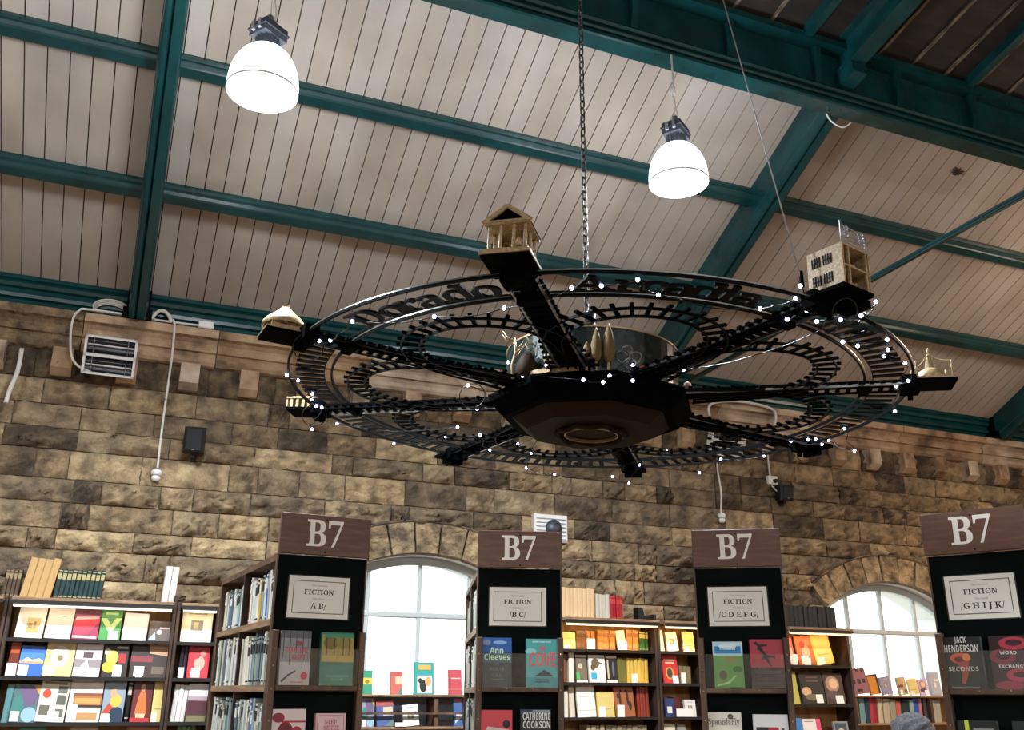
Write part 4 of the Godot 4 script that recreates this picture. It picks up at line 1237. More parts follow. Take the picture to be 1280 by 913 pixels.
func _house(c, T):
	# golden closed gable wall, open side with two dark rooms, rail on the roof
	T = T * Transform3D(Basis(Vector3.UP, deg_to_rad(-87.0)), Vector3.ZERO)
	var p := Node3D.new()
	p.name = "open_house_model"
	c.add_child(p)
	_platform(p, T, 0.08, -0.08, 0.085)
	var H = 0.155
	var s = st()
	bx(s, Vector3(-0.072, 0, 0.06), Vector3(0.072, H, 0.068), T)
	put(p, "gable_wall", done(s), M.gold_paint)
	s = st()
	for y in [0.0, 0.072, H - 0.006]:
		bx(s, Vector3(-0.072, y, -0.075), Vector3(0.072, y + 0.006, 0.06), T)
	bx(s, Vector3(-0.072, 0, -0.075), Vector3(-0.066, H, 0.06), T)
	bx(s, Vector3(-0.072, 0, -0.079), Vector3(0.072, H, -0.073), T)
	put(p, "floors", done(s), M.gold_paint)
	for z in [0.056, 0.025, -0.07]:
		s = st()
		bx(s, Vector3(0.062, 0.0, z), Vector3(0.07, H, z + 0.009), T)
		put(p, "post", done(s), M.gold_paint)
	for y in [0.025, 0.095]:
		for x in [-0.034, 0.012]:
			s = st()
			bx(s, Vector3(x - 0.016, y, 0.0675), Vector3(x + 0.016, y + 0.034, 0.0695), T)
			var w = put(p, "window", done(s), M.black_plastic)
			s = st()
			for k in 4:
				bx(s, Vector3(x - 0.018 + 0.01 * k, y - 0.002, 0.069), Vector3(x - 0.015 + 0.01 * k, y + 0.036, 0.071), T)
			bx(s, Vector3(x - 0.018, y + 0.014, 0.069), Vector3(x + 0.018, y + 0.017, 0.071), T)
			put(w, "shutter", done(s), M.gold_dark)
	for y in [0.01, 0.08]:
		s = st()
		bx(s, Vector3(0.01, y, -0.03), Vector3(0.05, y + 0.02, 0.0), T)
		bx(s, Vector3(-0.03, y, -0.06), Vector3(0.03, y + 0.04, -0.05), T)
		put(p, "furniture", done(s), M.gold_paint)
	# roof frame with scrolls
	s = st(true)
	for q in [[0.068, 0.06, 0.085], [0.068, -0.07, 0.07]]:
		tube(s, [T * Vector3(q[0], H, q[1]), T * Vector3(q[0], H + q[2], q[1])], 0.0035, 6)
	for k in 5:
		var y = H + 0.012 + 0.013 * k
		tube(s, [T * Vector3(0.068, y + 0.006, 0.06), T * Vector3(0.068, y, -0.07)], 0.0025, 5)
	put(p, "roof_frame", done(s), M.light_casting)
	for z in [0.035, -0.045]:
		for y in [0.035, 0.058]:
			s = st(true)
			var ps = []
			for k in 12:
				var a = TAU * k / 12.0
				ps.append(T * Vector3(0.072, H + y + sin(a) * 0.012, z + cos(a) * 0.01))
			tube(s, ps, 0.0028, 5, true)
			put(p, "scroll", done(s), M.light_casting)

func _stupa(c, T):
	var p := Node3D.new()
	p.name = "stupa_model"
	c.add_child(p)
	_platform(p, T, 0.075, -0.08, 0.09)
	var s = st()
	bx(s, Vector3(-0.075, 0.0, -0.08), Vector3(0.075, 0.008, 0.088), T)
	put(p, "plinth", done(s), M.gold_paint)
	s = st(true)
	lathe(s, [Vector2(0.0, 0.008), Vector2(0.064, 0.008), Vector2(0.066, 0.018), Vector2(0.06, 0.03), Vector2(0.05, 0.046), Vector2(0.03, 0.058), Vector2(0.0, 0.06)], 20, T)
	put(p, "dome", done(s), M.gold_paint)
	s = st()
	var pr = [Vector2(0.0, 0.058)]
	for k in 8:
		var r = 0.024 - 0.0022 * k
		pr.append(Vector2(r, 0.058 + 0.009 * k))
		pr.append(Vector2(r, 0.063 + 0.009 * k))
		pr.append(Vector2(r - 0.004, 0.066 + 0.009 * k))
	pr.append(Vector2(0.0, 0.132))
	lathe(s, pr, 14, T)
	put(p, "ringed_spire", done(s), M.gold_paint)
	s = st(true)
	lathe(s, [Vector2(0.004, 0.128), Vector2(0.008, 0.137), Vector2(0.007, 0.145), Vector2(0.0, 0.162)], 10, T)
	put(p, "finial", done(s), M.gold_paint)
	for q in [[-0.064, -0.066], [0.064, -0.066], [-0.064, 0.074], [0.064, 0.074]]:
		s = st(true)
		lathe(s, [Vector2(0.0, 0.008), Vector2(0.005, 0.008), Vector2(0.003, 0.04), Vector2(0.006, 0.052), Vector2(0.003, 0.06), Vector2(0.004, 0.076), Vector2(0.0, 0.08)], 8, T * Transform3D(Basis.IDENTITY, Vector3(q[0], 0, q[1])))
		var po = put(p, "corner_post", done(s), M.gold_paint)
		s = st(true)
		var a = Vector3(q[0], 0.078, q[1])
		var b = Vector3(0, 0.132, 0)
		var pts = []
		for k in 7:
			var u = k / 6.0
			pts.append(T * (a.lerp(b, u) - Vector3(0, 0.012 * sin(PI * u), 0)))
		tube(s, pts, 0.0022, 5)
		put(po, "garland", done(s), M.gold_paint)

func _hut(c, T):
	var p := Node3D.new()
	p.name = "thatched_hut_model"
	c.add_child(p)
	_platform(p, T, 0.078, -0.085, 0.08)
	var s = st()
	bx(s, Vector3(-0.06, 0.0, -0.06), Vector3(0.06, 0.04, 0.06), T)
	bx(s, Vector3(-0.08, -0.002, -0.085), Vector3(0.08, 0.004, 0.082), T)
	put(p, "hut_wall", done(s), M.gold_paint)
	for k in 26:
		var a = TAU * k / 26.0
		s = st()
		bx(s, Vector3(-0.007, 0.024, 0.068), Vector3(0.007, 0.048, 0.076), T * Transform3D(Basis(Vector3.UP, a), Vector3.ZERO))
		put(p, "thatch_end", done(s), M.cypress)
	s = st(true)
	lathe(s, [Vector2(0.088, 0.03), Vector2(0.086, 0.044), Vector2(0.07, 0.066), Vector2(0.045, 0.085), Vector2(0.027, 0.104), Vector2(0.02, 0.112), Vector2(0.0, 0.116)], 16, T)
	lathe(s, [Vector2(0.0, 0.05), Vector2(0.088, 0.03)], 16, T)
	put(p, "thatched_roof", done(s), M.gold_paint)
	for k in 5:
		s = st()
		bx(s, Vector3(-0.004, 0.108, 0.008), Vector3(0.004, 0.126, 0.014), T * Transform3D(Basis(Vector3.UP, TAU * k / 5.0), Vector3.ZERO))
		put(p, "ridge_tuft", done(s), M.gold_paint)

func _arcade(c, T):
	T = T * Transform3D(Basis(Vector3.UP, deg_to_rad(10.0)), Vector3.ZERO)
	var p := Node3D.new()
	p.name = "arcaded_house_model"
	c.add_child(p)
	_platform(p, T, 0.075, -0.08, 0.07)
	for face in [[-0.07, 0.0], [0.066, 0.0]]:
		for k in 6:
			var s = st()
			bx(s, Vector3(-0.07 + 0.0256 * k, 0.0, face[0]), Vector3(-0.058 + 0.0256 * k, 0.045, face[0] + 0.006), T)
			put(p, "pillar", done(s), M.gold_paint)
	for x in [-0.07, 0.064]:
		for k in 4:
			var s = st()
			bx(s, Vector3(x, 0.0, -0.05 + 0.03 * k), Vector3(x + 0.006, 0.045, -0.036 + 0.03 * k), T)
			put(p, "pillar", done(s), M.gold_paint)
	var s = st()
	bx(s, Vector3(-0.073, 0.045, -0.073), Vector3(0.073, 0.052, 0.073), T)
	bx(s, Vector3(-0.05, 0.052, -0.05), Vector3(0.05, 0.062, 0.05), T)
	put(p, "roof", done(s), M.gold_paint)
	s = st()
	bx(s, Vector3(-0.045, 0.0, -0.045), Vector3(0.045, 0.044, 0.045), T)
	put(p, "core", done(s), M.gold_paint)
	for k in 7:
		s = st()
		bx(s, Vector3(-0.07 + 0.021 * k, 0.052, -0.072), Vector3(-0.058 + 0.021 * k, 0.06, -0.066), T)
		put(p, "battlement", done(s), M.gold_paint)

const BULBS = [[0.590, -173.1, -0.010], [0.429, -168.6, -0.010], [1.387, -166.5, -0.010], [1.344, -163.7, -0.010], [1.312, -155.2, -0.010], [1.336, -151.5, -0.010], [1.356, -146.9, -0.010], [1.338, -145.7, -0.010], [1.377, -145.6, -0.120], [0.578, -136.5, -0.010], [1.405, -133.7, -0.010], [0.852, -117.6, -0.010], [1.399, -115.1, -0.010], [1.044, -111.9, -0.010], [0.874, -105.7, -0.010], [1.125, -93.7, -0.010], [0.910, -89.3, -0.010], [0.689, -87.7, -0.010], [1.080, -81.5, -0.010], [1.367, -79.6, -0.030], [1.372, -72.3, -0.055], [1.368, -57.8, -0.060], [1.373, -53.7, -0.100], [1.292, -50.5, -0.010], [1.018, -39.0, -0.010], [1.370, -36.0, -0.060], [1.311, -29.2, -0.010], [1.382, -19.4, -0.010], [0.552, -14.5, -0.010], [1.237, -6.1, -0.010], [1.382, -3.0, -0.020], [1.286, -2.8, -0.010], [1.309, -1.5, -0.010], [1.386, -1.0, -0.010], [1.378, 7.3, -0.110], [1.315, 8.4, -0.010], [0.423, 13.8, -0.010], [1.403, 22.3, -0.010], [1.321, 38.1, -0.010], [1.363, 40.9, -0.010], [1.358, 50.7, -0.010], [1.299, 55.7, -0.010], [1.330, 58.5, -0.010], [1.250, 63.0, -0.010], [1.362, 63.1, -0.010], [1.224, 66.4, -0.010], [1.384, 68.4, 0.095], [1.402, 74.6, -0.010], [1.332, 75.4, -0.010], [0.585, 76.3, -0.010], [1.385, 77.5, -0.010], [1.269, 77.6, -0.010], [1.219, 82.1, -0.010], [1.316, 82.3, -0.010], [1.383, 86.2, 0.035], [1.372, 86.8, -0.010], [1.243, 88.8, -0.010], [1.237, 106.4, -0.010], [1.345, 110.5, -0.010], [1.289, 115.5, -0.010], [1.289, 115.5, -0.010], [1.269, 120.0, -0.010], [1.137, 132.9, -0.010], [1.164, 146.7, -0.010], [1.314, 160.0, -0.010], [1.284, 170.7, -0.010], [1.318, 172.2, -0.010], [0.441, 142.8, 0.020], [0.467, 156.3, -0.016], [0.467, 169.0, 0.072], [0.507, 120.7, -0.080], [0.516, 111.6, -0.092], [0.495, 108.3, -0.056], [0.462, 95.0, 0.012], [0.508, 97.4, -0.072]]

func _string_lights(F):
	var o = thing("string_lights", "string of tiny cool white fairy lights wound round the hanging railway wheel", "fairy lights", F)
	rng.seed = 31
	var bulb := SphereMesh.new()
	bulb.radius = 0.0075
	bulb.height = 0.015
	bulb.radial_segments = 8
	bulb.rings = 5
	var s = st(true)
	var prev = null
	for q in BULBS:
		var p = pl(q[0], q[1], q[2])
		put(o, "bulb", bulb, M.fairy, Transform3D(Basis.IDENTITY, p))
		if prev != null:
			var pts = []
			var span = prev.distance_to(p)
			if span < 0.75:
				for k in 7:
					var u = k / 6.0
					var w = prev.lerp(p, u)
					pts.append(w + Vector3(0, -0.05 * span * sin(PI * u), 0) + Vector3(0.012 * sin(u * 9.0), 0, 0.012 * cos(u * 7.0)) * sin(PI * u))
				tube(s, pts, 0.0022, 4)
		prev = p
	# loose loops hanging off the arm ends
	for q in [[1.43, 80.0, 0.05], [1.3, 76.0, 0.03], [0.56, -170.0, 0.06], [1.38, -8.0, 0.05], [1.38, -145.0, 0.06], [1.36, 172.0, 0.06]]:
		var pts = []
		for k in 16:
			var a = TAU * k / 16.0
			pts.append(pl(q[0], q[1], -0.01) + Vector3(cos(a) * q[2], -q[2] * 0.6 + sin(a) * q[2] * 0.8, sin(a) * q[2] * 0.5))
		tube(s, pts, 0.0024, 4, true)
	put(o, "cable", done(s), M.black_plastic)

func _chain():
	var base = Vector3(1.91, 3.28, 3.283)
	var o = thing("hanging_chain", "grey steel link chain holding up the railway wheel", "chain", Transform3D(Basis.IDENTITY, base))
	var s = st(true)
	var pts = []
	for k in 16:
		var a = TAU * k / 16.0
		pts.append(Vector3(cos(a) * 0.0125, sin(a) * 0.0125 + (0.012 if sin(a) > 0 else -0.012), 0))
	tube(s, pts, 0.0042, 6, true)
	var link = done(s)
	var y = 0.02
	var i = 0
	while y < 2.52:
		put(o, "link", link, M.chain_steel, Transform3D(Basis(Vector3.UP, deg_to_rad(20.0 + 90.0 * (i % 2))), Vector3(0, y, 0)))
		y += 0.041
		i += 1
	var w = thing("suspension_wire", "thin steel wire stretched from the roof to the rim of the railway wheel", "wire", Transform3D(Basis.IDENTITY, Vector3(2.04, 2.95, 4.645)))
	s = st(true)
	var top = Vector3(2.04, 6.0, 4.0) - Vector3(2.04, 2.95, 4.645)
	tube(s, [Vector3(0, 0, 0), top], 0.0026, 6)
	put(w, "wire_strand", done(s), M.light_casting)
	s = st(true)
	tube(s, [Vector3(0, -0.03, 0), Vector3(0, 0.03, 0)], 0.008, 6)
	put(w, "turnbuckle", done(s), M.black_iron)

# ------------------------------------------------------------------ lamps and fittings
func pendant(x, y, z, drop, label, lit = true, col = LAMP_COLOR):
	var o = thing("pendant_lamp", label, "lamp", at(x, y, z, 35.0), "industrial pendant lamps")
	var s = st(true)
	lathe(s, [Vector2(0.0, -0.012), Vector2(0.1, -0.008), Vector2(0.166, 0.0), Vector2(0.1725, 0.012), Vector2(0.1715, 0.05), Vector2(0.166, 0.095), Vector2(0.156, 0.135), Vector2(0.141, 0.172), Vector2(0.12, 0.206), Vector2(0.092, 0.235), Vector2(0.055, 0.252), Vector2(0.0, 0.256)], 36)
	put(o, "shade", done(s), M.shade_glow)
	s = st(true)
	lathe(s, [Vector2(0.1715, 0.0), Vector2(0.1745, 0.004), Vector2(0.1735, 0.012), Vector2(0.1705, 0.01)], 36)
	put(o, "shade_rim", done(s), M.white_plastic)
	s = st()
	lathe(s, [Vector2(0.0, 0.25), Vector2(0.05, 0.25), Vector2(0.048, 0.32), Vector2(0.0, 0.32)], 16)
	for k in 14:
		bx(s, Vector3(-0.0025, 0.25, 0.044), Vector3(0.0025, 0.318, 0.06), Transform3D(Basis(Vector3.UP, TAU * k / 14.0), Vector3.ZERO))
	put(o, "finned_neck", done(s), M.grey_casting)
	s = st()
	chamfer(s, Vector3(-0.072, -0.058, 0.315), Vector3(0.072, 0.058, 0.4), 0.014, Transform3D(Basis(Vector3(1, 0, 0), Vector3(0, 0, -1), Vector3(0, 1, 0)), Vector3.ZERO))
	bx(s, Vector3(-0.08, 0.348, -0.064), Vector3(0.08, 0.358, 0.064))
	put(o, "gear_box", done(s), M.grey_casting)
	for sx in [-1, 1]:
		s = st()
		bx(s, Vector3(sx * 0.075 - 0.012, 0.33, -0.03), Vector3(sx * 0.075 + 0.012, 0.38, -0.014))
		bx(s, Vector3(sx * 0.075 - 0.012, 0.33, 0.014), Vector3(sx * 0.075 + 0.012, 0.38, 0.03))
		put(o, "clip", done(s), M.light_casting)
	s = st(true)
	lathe(s, [Vector2(0.0, 0.398), Vector2(0.038, 0.398), Vector2(0.036, 0.418), Vector2(0.018, 0.432), Vector2(0.016, 0.455), Vector2(0.0, 0.458)], 14)
	put(o, "cap", done(s), M.light_casting)
	s = st(true)
	tube(s, [Vector3(0, 0.455, 0), Vector3(0, drop, 0)], 0.004, 6)
	tube(s, [Vector3(0.03, 0.41, 0), Vector3(0.035, 0.5, 0.0), Vector3(0.012, 0.58, 0), Vector3(0.006, drop, 0.0)], 0.005, 6)
	put(o, "cable", done(s), M.white_cable)
	s = st(true)
	lathe(s, [Vector2(0.0, 0.6), Vector2(0.014, 0.606), Vector2(0.017, 0.635), Vector2(0.014, 0.664), Vector2(0.0, 0.67)], 12)
	put(o, "connector", done(s), M.white_plastic)
	if lit:
		var l := OmniLight3D.new()
		l.name = "lamp_light"
		l.light_color = col
		l.light_energy = LAMP_ENERGY
		l.light_size = 0.15
		l.omni_range = 30.0
		l.omni_attenuation = 2.0
		l.shadow_enabled = true
		l.position = Vector3(0, 0.12, 0)
		o.add_child(l)
		# most of the light leaves through the open mouth
		var d := SpotLight3D.new()
		d.name = "mouth_light"
		d.light_color = col
		d.light_energy = LAMP_DOWN
		d.light_size = 0.14
		d.spot_range = 30.0
		d.spot_attenuation = 2.0
		d.spot_angle = 82.0
		d.spot_angle_attenuation = 0.8
		d.shadow_enabled = true
		d.transform = Transform3D(Basis(Vector3(1, 0, 0), -PI / 2), Vector3(0, -0.03, 0))
		o.add_child(d)
	return o

func wall_heater(x, y, label, w = 0.34):
	var o = thing("quartz_heater", label, "heater", Transform3D(Basis(Vector3(1, 0, 0), deg_to_rad(22.0)), Vector3(x, y, 0.2)))
	var s = st()
	var h = 0.27
	for e in [[-w / 2, -h / 2, w / 2, -h / 2 + 0.014], [-w / 2, h / 2 - 0.014, w / 2, h / 2], [-w / 2, -h / 2, -w / 2 + 0.016, h / 2], [w / 2 - 0.016, -h / 2, w / 2, h / 2], [-w / 2, -0.01, w / 2, 0.01]]:
		bx(s, Vector3(e[0], e[1], -0.03), Vector3(e[2], e[3], 0.04))
	put(o, "heater_frame", done(s), M.white_plastic)
	s = st()
	bx(s, Vector3(-w / 2 + 0.01, -h / 2 + 0.01, -0.05), Vector3(w / 2 - 0.01, h / 2 - 0.01, -0.03))
	put(o, "heater_back", done(s), M.black_plastic)
	for yy in [-0.07, 0.07]:
		s = st(true)
		var pts = []
		for k in 7:
			var a = PI * k / 6.0
			pts.append([cos(a) * 0.05, -sin(a) * 0.022])
		for k in 6:
			quad(s, Vector3(-w / 2 + 0.018, yy + pts[k][0], pts[k][1]), Vector3(w / 2 - 0.018, yy + pts[k][0], pts[k][1]), Vector3(w / 2 - 0.018, yy + pts[k + 1][0], pts[k + 1][1]), Vector3(-w / 2 + 0.018, yy + pts[k + 1][0], pts[k + 1][1]))
		put(o, "reflector", done(s), plain("dull_mirror", "55565a", 0.25, 0.9))
		s = st(true)
		tube(s, [Vector3(-w / 2 + 0.02, yy, 0.005), Vector3(w / 2 - 0.02, yy, 0.005)], 0.006, 8)
		put(o, "quartz_tube", done(s), M.white_plastic)
		s = st(true)
		for k in 2:
			var gy = yy - 0.03 + 0.06 * k
			tube(s, [Vector3(-w / 2 + 0.012, gy, 0.036), Vector3(w / 2 - 0.012, gy, 0.036)], 0.0016, 4)
		for gx in [-0.11, 0.11]:
			tube(s, [Vector3(gx, yy - 0.055, 0.038), Vector3(gx, yy + 0.055, 0.038)], 0.0025, 4)
		put(o, "guard_wires", done(s), M.light_casting)
	s = st()
	bx(s, Vector3(-0.05, -0.03, -0.14), Vector3(0.05, 0.03, -0.04))
	put(o, "bracket", done(s), M.light_casting)

func speaker(x, y, w, h, label):
	var o = thing("wall_speaker", label, "speaker", Transform3D(Basis(Vector3.UP, deg_to_rad(-8.0)) * Basis(Vector3(1, 0, 0), deg_to_rad(10.0)), Vector3(x, y, 0.14)))
	var s = st()
	chamfer(s, Vector3(-w / 2, -h / 2, -0.06), Vector3(w / 2, h / 2, 0.055), 0.02)
	put(o, "cabinet", done(s), M.black_plastic)
	s = st()
	chamfer(s, Vector3(-w / 2 + 0.014, -h / 2 + 0.014, 0.05), Vector3(w / 2 - 0.014, h / 2 - 0.014, 0.062), 0.006)
	put(o, "grille", done(s), M.speaker_grille)
	s = st()
	bx(s, Vector3(-0.008, -h / 2 + 0.02, 0.0615), Vector3(0.008, -h / 2 + 0.026, 0.063))
	put(o, "badge", done(s), M.light_casting)
	s = st()
	bx(s, Vector3(-0.018, -h / 2 - 0.05, -0.1), Vector3(0.018, -h / 2 + 0.02, -0.055))
	bx(s, Vector3(-0.012, -h / 2 - 0.03, -0.07), Vector3(0.012, -h / 2, 0.0))
	put(o, "bracket", done(s), M.black_plastic)

func cable(called, label, pts, r, cat = "cable"):
	var o = thing(called, label, cat, Transform3D(Basis.IDENTITY, pts[0]))
	var s = st(true)
	var cv := Curve3D.new()
	for i in pts.size():
		var tan = Vector3.ZERO
		if i > 0 and i < pts.size() - 1:
			tan = (pts[i + 1] - pts[i - 1]) * 0.18
		cv.add_point(pts[i] - pts[0], -tan, tan)
	cv.bake_interval = 0.02
	var bp = cv.get_baked_points()
	tube(s, Array(bp), r, 6)
	put(o, "sheath", done(s), M.white_cable)
	return o

func sensor(x, y, label):
	var o = thing("alarm_sensor", label, "sensor", at(x, y, 0.05))
	var s = st(true)
	lathe(s, [Vector2(0, 0.0), Vector2(0.034, 0.0), Vector2(0.036, 0.03), Vector2(0.02, 0.044), Vector2(0.0, 0.045)], 14)
	put(o, "base", done(s), M.white_plastic)
	s = st(true)
	lathe(s, [Vector2(0.0, -0.045), Vector2(0.02, -0.04), Vector2(0.03, -0.025), Vector2(0.03, -0.01), Vector2(0.016, 0.0)], 14)
	put(o, "dome", done(s), M.white_plastic)

func build_fittings():
	pendant(0.342, 4.368, 2.92, 1.5, "glowing white bell pendant lamp hanging alone before the wide left roof bay")
	pendant(2.713, 4.40, 2.92, 0.9, "glowing white bell pendant lamp hanging beside the suspension wire of the wheel")
	# extra lamps added out of view as fill for case fronts and ceiling
	for i in ADDED_LAMPS.size():
		var q = ADDED_LAMPS[i]
		pendant(q[0], 4.38, q[1], 1.0, "glowing white bell pendant lamp, %s of those added out of view for fill light" % ordinal(i), true, q[2])
	wall_heater(-0.255, 3.81, "white framed twin bar quartz heater beneath a coil of white cable", 0.34)
	wall_heater(4.86, 3.74, "white framed twin bar quartz heater behind the railway wheel", 0.36)
	speaker(0.375, 3.285, 0.14, 0.185, "black box loudspeaker between the heater cable and the hanging railway wheel")
	speaker(5.50, 3.33, 0.13, 0.14, "small black loudspeaker beside a white socket box")
	var Z = 0.175
	cable("heater_cable", "white cable curving down round the side of the quartz heater", [Vector3(0.0, 4.145, Z), Vector3(-0.42, 4.145, Z), Vector3(-0.5, 4.12, Z + 0.01), Vector3(-0.53, 4.02, Z + 0.015), Vector3(-0.51, 3.83, Z), Vector3(-0.46, 3.73, Z), Vector3(-0.36, 3.69, 0.17)], 0.0085)
	cable("ledge_cable", "white cable lying along the cornice to a junction box", [Vector3(-0.42, 4.15, 0.15), Vector3(-0.2, 4.148, 0.15), Vector3(0.1, 4.146, 0.15), Vector3(0.31, 4.15, 0.15)], 0.008)
	cable("sensor_cable", "white cable dropping down the stones to a round sensor", [Vector3(0.09, 4.15, 0.13), Vector3(0.135, 4.14, 0.175), Vector3(0.15, 3.95, 0.12), Vector3(0.152, 3.75, 0.08), Vector3(0.15, 3.4, 0.075), Vector3(0.155, 3.08, 0.065)], 0.0085)
	sensor(0.152, 3.03, "white round sensor at the lower end of a long white cable")
	cable("wall_pipe", "short white pipe running down the stones below the dark cornice", [Vector3(-0.815, 3.81, 0.13), Vector3(-0.815, 3.65, 0.13), Vector3(-0.84, 3.51, 0.125), Vector3(-0.85, 3.42, 0.12)], 0.016, "pipe")
	# coil and hoop on the ledge
	var o = thing("cable_coil", "coil of white cable lying on the stone ledge by the roof rib", "cable", at(-0.3, 4.15, 0.12))
	var s = st(true)
	for k in 4:
		var pts = []
		for i in 20:
			var a = TAU * i / 20.0
			pts.append(Vector3(cos(a) * (0.1 + 0.006 * k), 0.03 + sin(a) * (0.045 + 0.004 * k) + 0.004 * k, -0.02 + 0.012 * k + 0.02 * sin(a)))
		tube(s, pts, 0.006, 5, true)
	put(o, "turns", done(s), M.white_cable)
	cable("flexible_hose", "thick white hose arching up from the stone ledge by the roof rib", [Vector3(-0.02, 4.14, 0.14), Vector3(-0.01, 4.18, 0.14), Vector3(0.03, 4.225, 0.14), Vector3(0.08, 4.21, 0.14), Vector3(0.12, 4.14, 0.16)], 0.014, "hose")
	o = thing("junction_box", "small pale junction box on the stone ledge", "box", at(0.36, 4.135, 0.12))
	s = st()
	chamfer(s, Vector3(-0.055, 0.0, -0.03), Vector3(0.055, 0.055, 0.035), 0.006)
	put(o, "box_body", done(s), M.white_plastic)
	s = st()
	bx(s, Vector3(-0.05, 0.005, 0.034), Vector3(0.05, 0.05, 0.037))
	put(o, "lid", done(s), M.white_plastic)
	# behind the wheel
	cable("hanging_cable", "white cable dropping to the sensor above the C D E F G sign", [Vector3(4.83, 3.72, 0.1), Vector3(4.83, 3.5, 0.08), Vector3(4.85, 3.3, 0.08), Vector3(4.84, 3.1, 0.07)], 0.0085)
	sensor(4.86, 3.07, "white round sensor fixed just above the C D E F G sign")
	cable("looped_cable", "thick white cable looping over the cornice behind the wheel", [Vector3(4.7, 3.95, 0.2), Vector3(4.72, 4.06, 0.21), Vector3(5.0, 4.12, 0.21), Vector3(5.35, 4.1, 0.21), Vector3(5.42, 4.02, 0.21), Vector3(5.38, 3.9, 0.19)], 0.012)
	cable("socket_cable", "pair of white cables running up from the socket box", [Vector3(5.41, 3.46, 0.07), Vector3(5.4, 3.58, 0.07), Vector3(5.39, 3.7, 0.08)], 0.008)
	cable("socket_lead", "short white lead looping from the socket box to the small loudspeaker", [Vector3(5.4, 3.42, 0.07), Vector3(5.43, 3.36, 0.1), Vector3(5.48, 3.33, 0.1)], 0.006)
	o = thing("socket_box", "white square socket box with a black plug high on the stones", "socket", at(5.43, 3.455, 0.06))
	s = st()
	chamfer(s, Vector3(-0.05, -0.04, -0.02), Vector3(0.05, 0.04, 0.02), 0.005)
	put(o, "box_body", done(s), M.white_plastic)
	s = st(true)
	lathe(s, [Vector2(0.0, 0.0), Vector2(0.02, 0.0), Vector2(0.018, 0.028), Vector2(0.0, 0.03)], 12, Transform3D(Basis(Vector3(1, 0, 0), PI / 2), Vector3(0.012, -0.008, 0.02)))
	put(o, "plug", done(s), M.black_plastic)
	# white ventilator above the B C sign
	o = thing("wall_fan", "white square extractor fan with a dark round hub above the B C sign", "fan", at(3.18, 2.86, 0.08))
	s = st()
	chamfer(s, Vector3(-0.15, -0.11, -0.04), Vector3(0.15, 0.11, 0.02), 0.012)
	put(o, "housing", done(s), M.white_plastic)
	s = st(true)
	lathe(s, [Vector2(0.0, 0.0), Vector2(0.07, 0.0), Vector2(0.07, 0.012), Vector2(0.0, 0.012)], 18, Transform3D(Basis(Vector3(1, 0, 0), PI / 2), Vector3(0.02, 0.0, 0.018)))
	put(o, "hub", done(s), M.grey_casting)
	s = st()
	for k in 6:
		bx(s, Vector3(-0.13, -0.09 + 0.032 * k, 0.018), Vector3(0.13, -0.084 + 0.032 * k, 0.026))
	put(o, "louvres", done(s), M.light_casting)
	# clump of old cobweb on the boards
	var F = slope_frame()
	o = thing("cobweb_clump", "small brown clump of old cobweb stuck to the ceiling boards", "cobweb", F * Transform3D(Basis.IDENTITY, Vector3(5.62, 0.0, -2.54)))
	s = st(true)
	rng.seed = 12
	for k in 9:
		var a = TAU * k / 9.0
		tube(s, [Vector3(0, 0.006, 0), Vector3(cos(a) * 0.03, 0.014, sin(a) * 0.02), Vector3(cos(a) * rng.randf_range(0.04, 0.09), 0.004, sin(a) * rng.randf_range(0.03, 0.05))], [0.016, 0.009, 0.002], 5)
	put(o, "dust_threads", done(s), plain("cobweb", "4a3426", 0.95))
	# dangling wire at the rib
	cable("loose_wire", "short loop of white wire hanging at the joint of girder and rib", [Vector3(4.0, 5.36, 2.78), Vector3(4.02, 5.25, 2.8), Vector3(4.1, 5.2, 2.82), Vector3(4.16, 5.24, 2.84)], 0.006)

# ------------------------------------------------------------------ books
func shapes_mesh(list, w, h):
	var s = st()
	var z = 0.0004
	for q in list:
		var col = Color(q[q.size() - 1]).srgb_to_linear()
		s.set_color(col)
		var p = []
		if q[0] == "r":
			p = [Vector2(q[1], q[2]), Vector2(q[3], q[2]), Vector2(q[3], q[4]), Vector2(q[1], q[4])]
		elif q[0] == "e":
			for k in 18:
				var a = TAU * k / 18.0
				p.append(Vector2(q[1] + q[3] * cos(a), q[2] + q[4] * sin(a)))
		else:
			for k in range(0, q[1].size(), 2):
				p.append(Vector2(q[1][k], q[1][k + 1]))
		for k in p.size():
			p[k] = Vector2((p[k].x - 0.5) * w, p[k].y * h)
		var pv := PackedVector2Array(p)
		var idx = Geometry2D.triangulate_polygon(pv)
		for i in range(0, idx.size(), 3):
			var a = pv[idx[i]]
			var b = pv[idx[i + 1]]
			var c = pv[idx[i + 2]]
			if (b - a).cross(c - a) > 0:
				var t = b
				b = c
				c = t
			tri(s, Vector3(a.x, a.y, z), Vector3(b.x, b.y, z), Vector3(c.x, c.y, z))
		z += 0.00025
	return done(s)

func cover_mat(hex):
	return plain("cover_" + hex, hex, 0.45)

# face-out book: front cover on +z at the origin plane, standing on y = 0
func face_book(label, T, w, h, t, hex, pr = "", group = ""):
	var o = thing("book", label, "book", T, group)
	var s = st()
	bx(s, Vector3(-w / 2, 0, -0.0025), Vector3(w / 2, h, 0))
	bx(s, Vector3(-w / 2, 0, -t), Vector3(w / 2, h, -t + 0.0025))
	bx(s, Vector3(-w / 2, 0, -t), Vector3(-w / 2 + 0.003, h, 0))
	put(o, "cover", done(s), cover_mat(hex))
	put(o, "pages", box_mesh(Vector3(-w / 2 + 0.003, 0.002, -t + 0.0025), Vector3(w / 2 - 0.003, h - 0.003, -0.0025)), M.pages)
	if pr != "" and PRINTS.has(pr):
		put(o, "cover_print", shapes_mesh(PRINTS[pr], w, h), M.print_ink)
	return o

